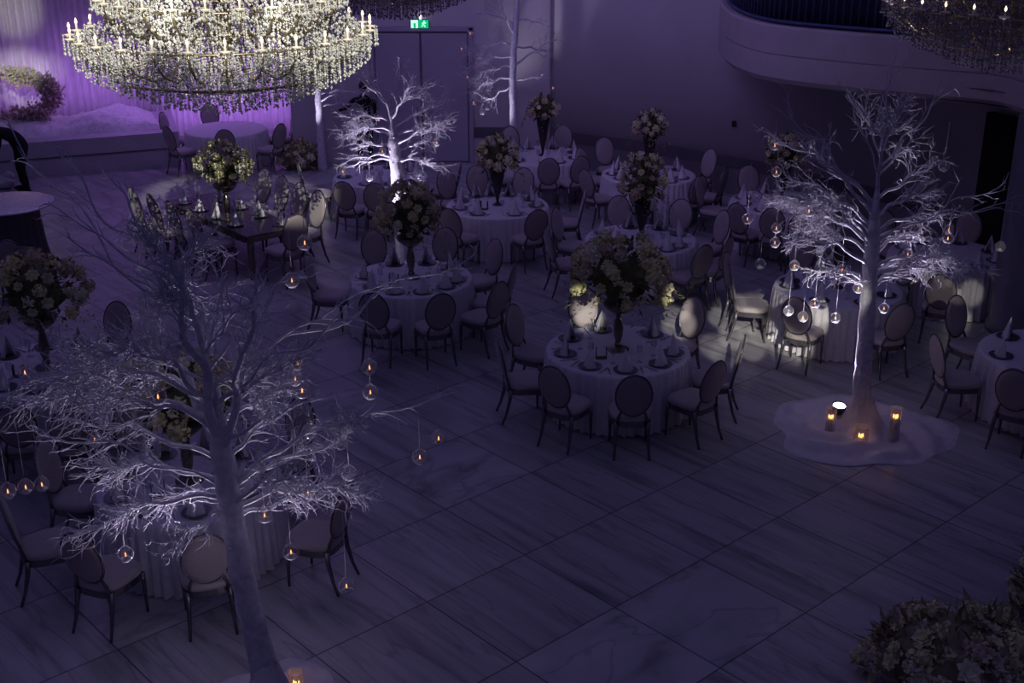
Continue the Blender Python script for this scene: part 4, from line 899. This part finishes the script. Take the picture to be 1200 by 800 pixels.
GL = {'near': (8.1, 'the big near tree', [(349, 424, 45, 0), (346, 443, 30, .8), (354, 457, 75, -.1), (433, 430, 75, .2), (434, 459, 30, .5), (492, 535, 60, .3), (514, 513, 55, .5), (310, 603, 60, -.2), (341, 646, 70, -.4), (409, 554, 35, .2), (406, 686, 80, -.3), (361, 575, 60, .1), (147, 649, 35, -.3), (9, 575, 80, -.2), (30, 570, 75, .1), (49, 567, 60, .3), (111, 515, 25, 0), (185, 464, 25, -.5), (357, 284, 60, .9), (342, 328, 50, .8), (29, 436, 60, .9), (363, 505, 40, .3)]),
      't3': (13.15, 'the candle tree', [(876, 256, 55, .1), (910, 267, 50, .2), (908, 284, 16, .4), (891, 309, 35, .1), (948, 247, 45, -.2), (931, 311, 35, .3), (987, 316, 18, -.2), (1006, 337, 20, -.3), (924, 364, 60, .2), (941, 371, 50, -.2), (955, 355, 45, .4), (979, 372, 45, .2), (1036, 361, 40, .1), (1064, 297, 16, .0), (1112, 269, 24, .5), (1111, 279, 30, -.3), (1172, 289, 60, .3), (1083, 308, 14, .2), (910, 201, 35, .5), (1106, 195, 42, .4), (908, 170, 20, .3)]),
      't2': (19.3, 'the brightest tree', [(402, 201, 8, .2), (433, 208, 22, .1), (448, 177, 16, -.3), (442, 137, 10, .3), (512, 167, 16, .2), (475, 222, 14, -.2)]),
      't4': (25.5, 'the pilaster tree', [(565, 131, 14, .1), (571, 126, 12, .3), (555, 120, 8, -.2), (541, 57, 10, .3), (551, 39, 8, .2), (562, 68, 8, -.1), (548, 90, 8, .2), (635, 88, 10, .2), (648, 103, 12, .1)])}
UNLIT = {(891, 309), (924, 364), (1172, 289), (1083, 308), (409, 554), (565, 131), (1106, 195), (433, 208), (571, 126)}
LOW = ['lowest', 'second lowest', 'third lowest', 'fourth lowest', 'fifth lowest', 'sixth lowest', 'seventh lowest', 'eighth lowest', 'ninth lowest', 'tenth lowest', 'eleventh lowest', 'twelfth lowest', 'eleventh from the top', 'tenth from the top', 'ninth from the top', 'eighth from the top', 'seventh from the top', 'sixth from the top', 'fifth from the top', 'fourth from the top', 'third from the top', 'second from the top', 'topmost']
for k, (dep, nm, lst) in GL.items():
    lst = sorted(lst, key=lambda q: -q[1]); n = len(lst)
    for i, (px, py, lpx, dy) in enumerate(lst):
        p = PY(px, py, dep + dy); zc = p.y * cp - (p.z - CAMH) * sp; w = LOW[i] if i < n / 2 else (['topmost'] + LOW[::-1][1:])[n - 1 - i]
        globe(p, lpx * zc / F / cp, f'clear glass candle globe, {w} of those hanging from {nm}', 'glass globes on ' + nm, (px, py) not in UNLIT)
# ------------------------------------------------------------------ light
def area(loc, tgt, W, col, sx, sy, spread=180):
    l = bpy.data.lights.new('area', 'AREA'); l.shape = 'RECTANGLE'; l.size = sx; l.size_y = sy; l.energy = W; l.color = col; l.spread = radians(spread)
    o = bpy.data.objects.new('area_lamp', l); C.objects.link(o); o.location = loc; o.rotation_euler = (V(tgt) - V(loc)).to_track_quat('-Z', 'Y').to_euler(); return o
wd = bpy.data.worlds.new('World'); bpy.context.scene.world = wd; wd.use_nodes = True
nt = wd.node_tree; bg = nt.nodes['Background']; bg.inputs[0].default_value = (.29, .265, .82, 1)
tcw = nt.nodes.new('ShaderNodeTexCoord'); sxw = nt.nodes.new('ShaderNodeSeparateXYZ'); mrw = nt.nodes.new('ShaderNodeMapRange')   # dim overhead daylight, darker towards the horizon
mrw.inputs[1].default_value = .15; mrw.inputs[2].default_value = .9; mrw.inputs[3].default_value = .016; mrw.inputs[4].default_value = .158
nt.links.new(tcw.outputs['Generated'], sxw.inputs[0]); nt.links.new(sxw.outputs[2], mrw.inputs[0]); nt.links.new(mrw.outputs[0], bg.inputs[1])
# purple uplights along the foot of the curtain
PUR = (.50, .20, 1.0)
t_ = (B - A).normalized(); n_ = V((-t_.y, t_.x))
for u, z, ln, W in ((.44, 1.2, 3.6, 13), (.83, .5, 3.4, 22)):
    p = A.lerp(B, u) - n_ * .9; area((p.x, p.y, z), (p.x + n_.x * .9, p.y + n_.y * .9, z + 1.1), W, PUR, .25, ln)
    bpy.data.objects[C.objects[-1].name].rotation_euler.rotate_axis('Z', pi / 2)
area((0, 14, 8.2), (4.5, 24, 3), 24, (.50, .36, 1.0), 4, 3, 80)  # added overhead fill to brighten the curved wall, no fixture modelled
area((-8.3, 27.0, 3.6), (-8.2, 27.6, 0), 14, PUR, .6, .6, 130); area((-5.8, 28.6, 3.6), (-5.8, 28.8, 0), 9, PUR, .6, .6, 140)  # added downward fills to tint the stage end and curtain foot purple
area((-5.5, 21.0, 8.2), (-4.5, 19.5, 0), 60, (.50, .33, 1.0), 7, 6)  # added overhead purple fill for the floor near the stage
area((-2, 15, 8.0), (0, 28, 4), 33, (.50, .36, 1.0), 6, 3, 75)  # added overhead fill to brighten the back wall
# daylight beams from high windows behind the gallery; spot lamps stand in for the sun
SUN = V((-.215, .90, -.38)); WARM = (1.0, .95, .85)
def beam(tgt, dist, W, size, blend=.35, D=SUN): tgt = V(tgt); return spot(tuple(tgt - D.normalized() * dist), tuple(tgt), W, WARM, size, blend, .03)
for dx in (-.92, 0, .92): beam(ch1 + V((dx, 0, -.06)), 24, 32000, 3.3, .5)
beam(PY(18, 80, 26.9), 40, 26000, 2.1, .9); beam(PY(8, 0, 27.2), 40, 17000, 2.2, .9); beam(PY(52, 70, 27.2), 40, 9000, 1.2, .9)
for px, py, z, W, sz in ((845, 372, 0, 2.2, .55), (872, 380, 0, 2.6, .7), (858, 395, 0, 3.0, .8), (893, 392, 0, 2.4, .6), (835, 405, 0, 1.7, .6), (880, 408, 0, 2.0, .6), (908, 402, 0, 1.5, .5), (926, 412, 0, 1.0, .45), (848, 415, 0, 1.2, .5),
                         (793, 360, .9, 4.5, .5), (797, 380, .7, 4.0, .45), (686, 362, .95, 3.6, .45), (690, 374, .75, 3.4, .4), (890, 383, .48, 2.4, .5), (882, 357, .48, 1.8, .4), (862, 352, .7, 1.8, .3), (907, 345, .6, 2.2, .45), (958, 366, .55, 2.2, .45),  (950, 380, .3, 1.6, .5), (932, 408, 0, 1.2, .4),
                         (1078, 333, .4, 1.0, .12), (1130, 346, .3, .8, .12), (1105, 345, .8, .7, .16), (1090, 352, 0, .9, .4), (1120, 375, 0, .8, .25)):
    beam(P(px, py, z), 26, W * (8500 if z < .1 else 4600), sz, .7, V((.10, .90, -.40)))  # dapples composed of narrow added spots with a direction of their own
# tree uplights
spot((u3.x - .05, u3.y + .05, .25), t3_pts[-12] + V((-.35, -.1, .5)), 520, LIL, 78, .6)
nb = P(304, 772, 0); spot((nb.x, nb.y, .25), near_pts[-26] + V((.0, -.1, .3)), 270, LIL, 80, .6); uplight(nb, near_pts[-24], 'small uplight hidden behind the big near tree trunk')
b2_ = t2_pts[0]; spot((b2_.x - .45, b2_.y - .45, .3), t2_pts[-12], 420, LIL, 70, .7); uplight(V((b2_.x - .45, b2_.y - .45, 0)), t2_pts[-14], 'small uplight at the foot of the brightest tree')
b4_ = t4_pts[0]; spot((b4_.x - .75, b4_.y - .35, .3), t4_pts[-16] + V((-.1, .1, 0)), 130, LIL, 50, .9)
b5_ = t5_pts[0]; spot((b5_.x - .3, b5_.y - .6, .3), t5_pts[-14], 150, LIL, 34, .8)
# ------------------------------------------------------------------ camera
cam = bpy.data.cameras.new('camera'); cam.sensor_width = 36; cam.lens = 36 * F / 1200; cam.clip_end = 200
co = bpy.data.objects.new('camera', cam); C.objects.link(co); co.location = (0, 0, CAMH); co.rotation_euler = (pi / 2 - PITCH, 0, 0)
sc = bpy.context.scene; sc.camera = co
sc.view_settings.view_transform = 'Standard'; sc.view_settings.look = 'None'; sc.view_settings.gamma = 1; sc.view_settings.exposure = 0; sc.view_settings.use_curve_mapping = False
sc.cycles.use_denoising = True; sc.cycles.max_bounces = 6; sc.cycles.transparent_max_bounces = 24; sc.cycles.sample_clamp_indirect = 3; sc.cycles.caustics_reflective = False; sc.cycles.caustics_refractive = False
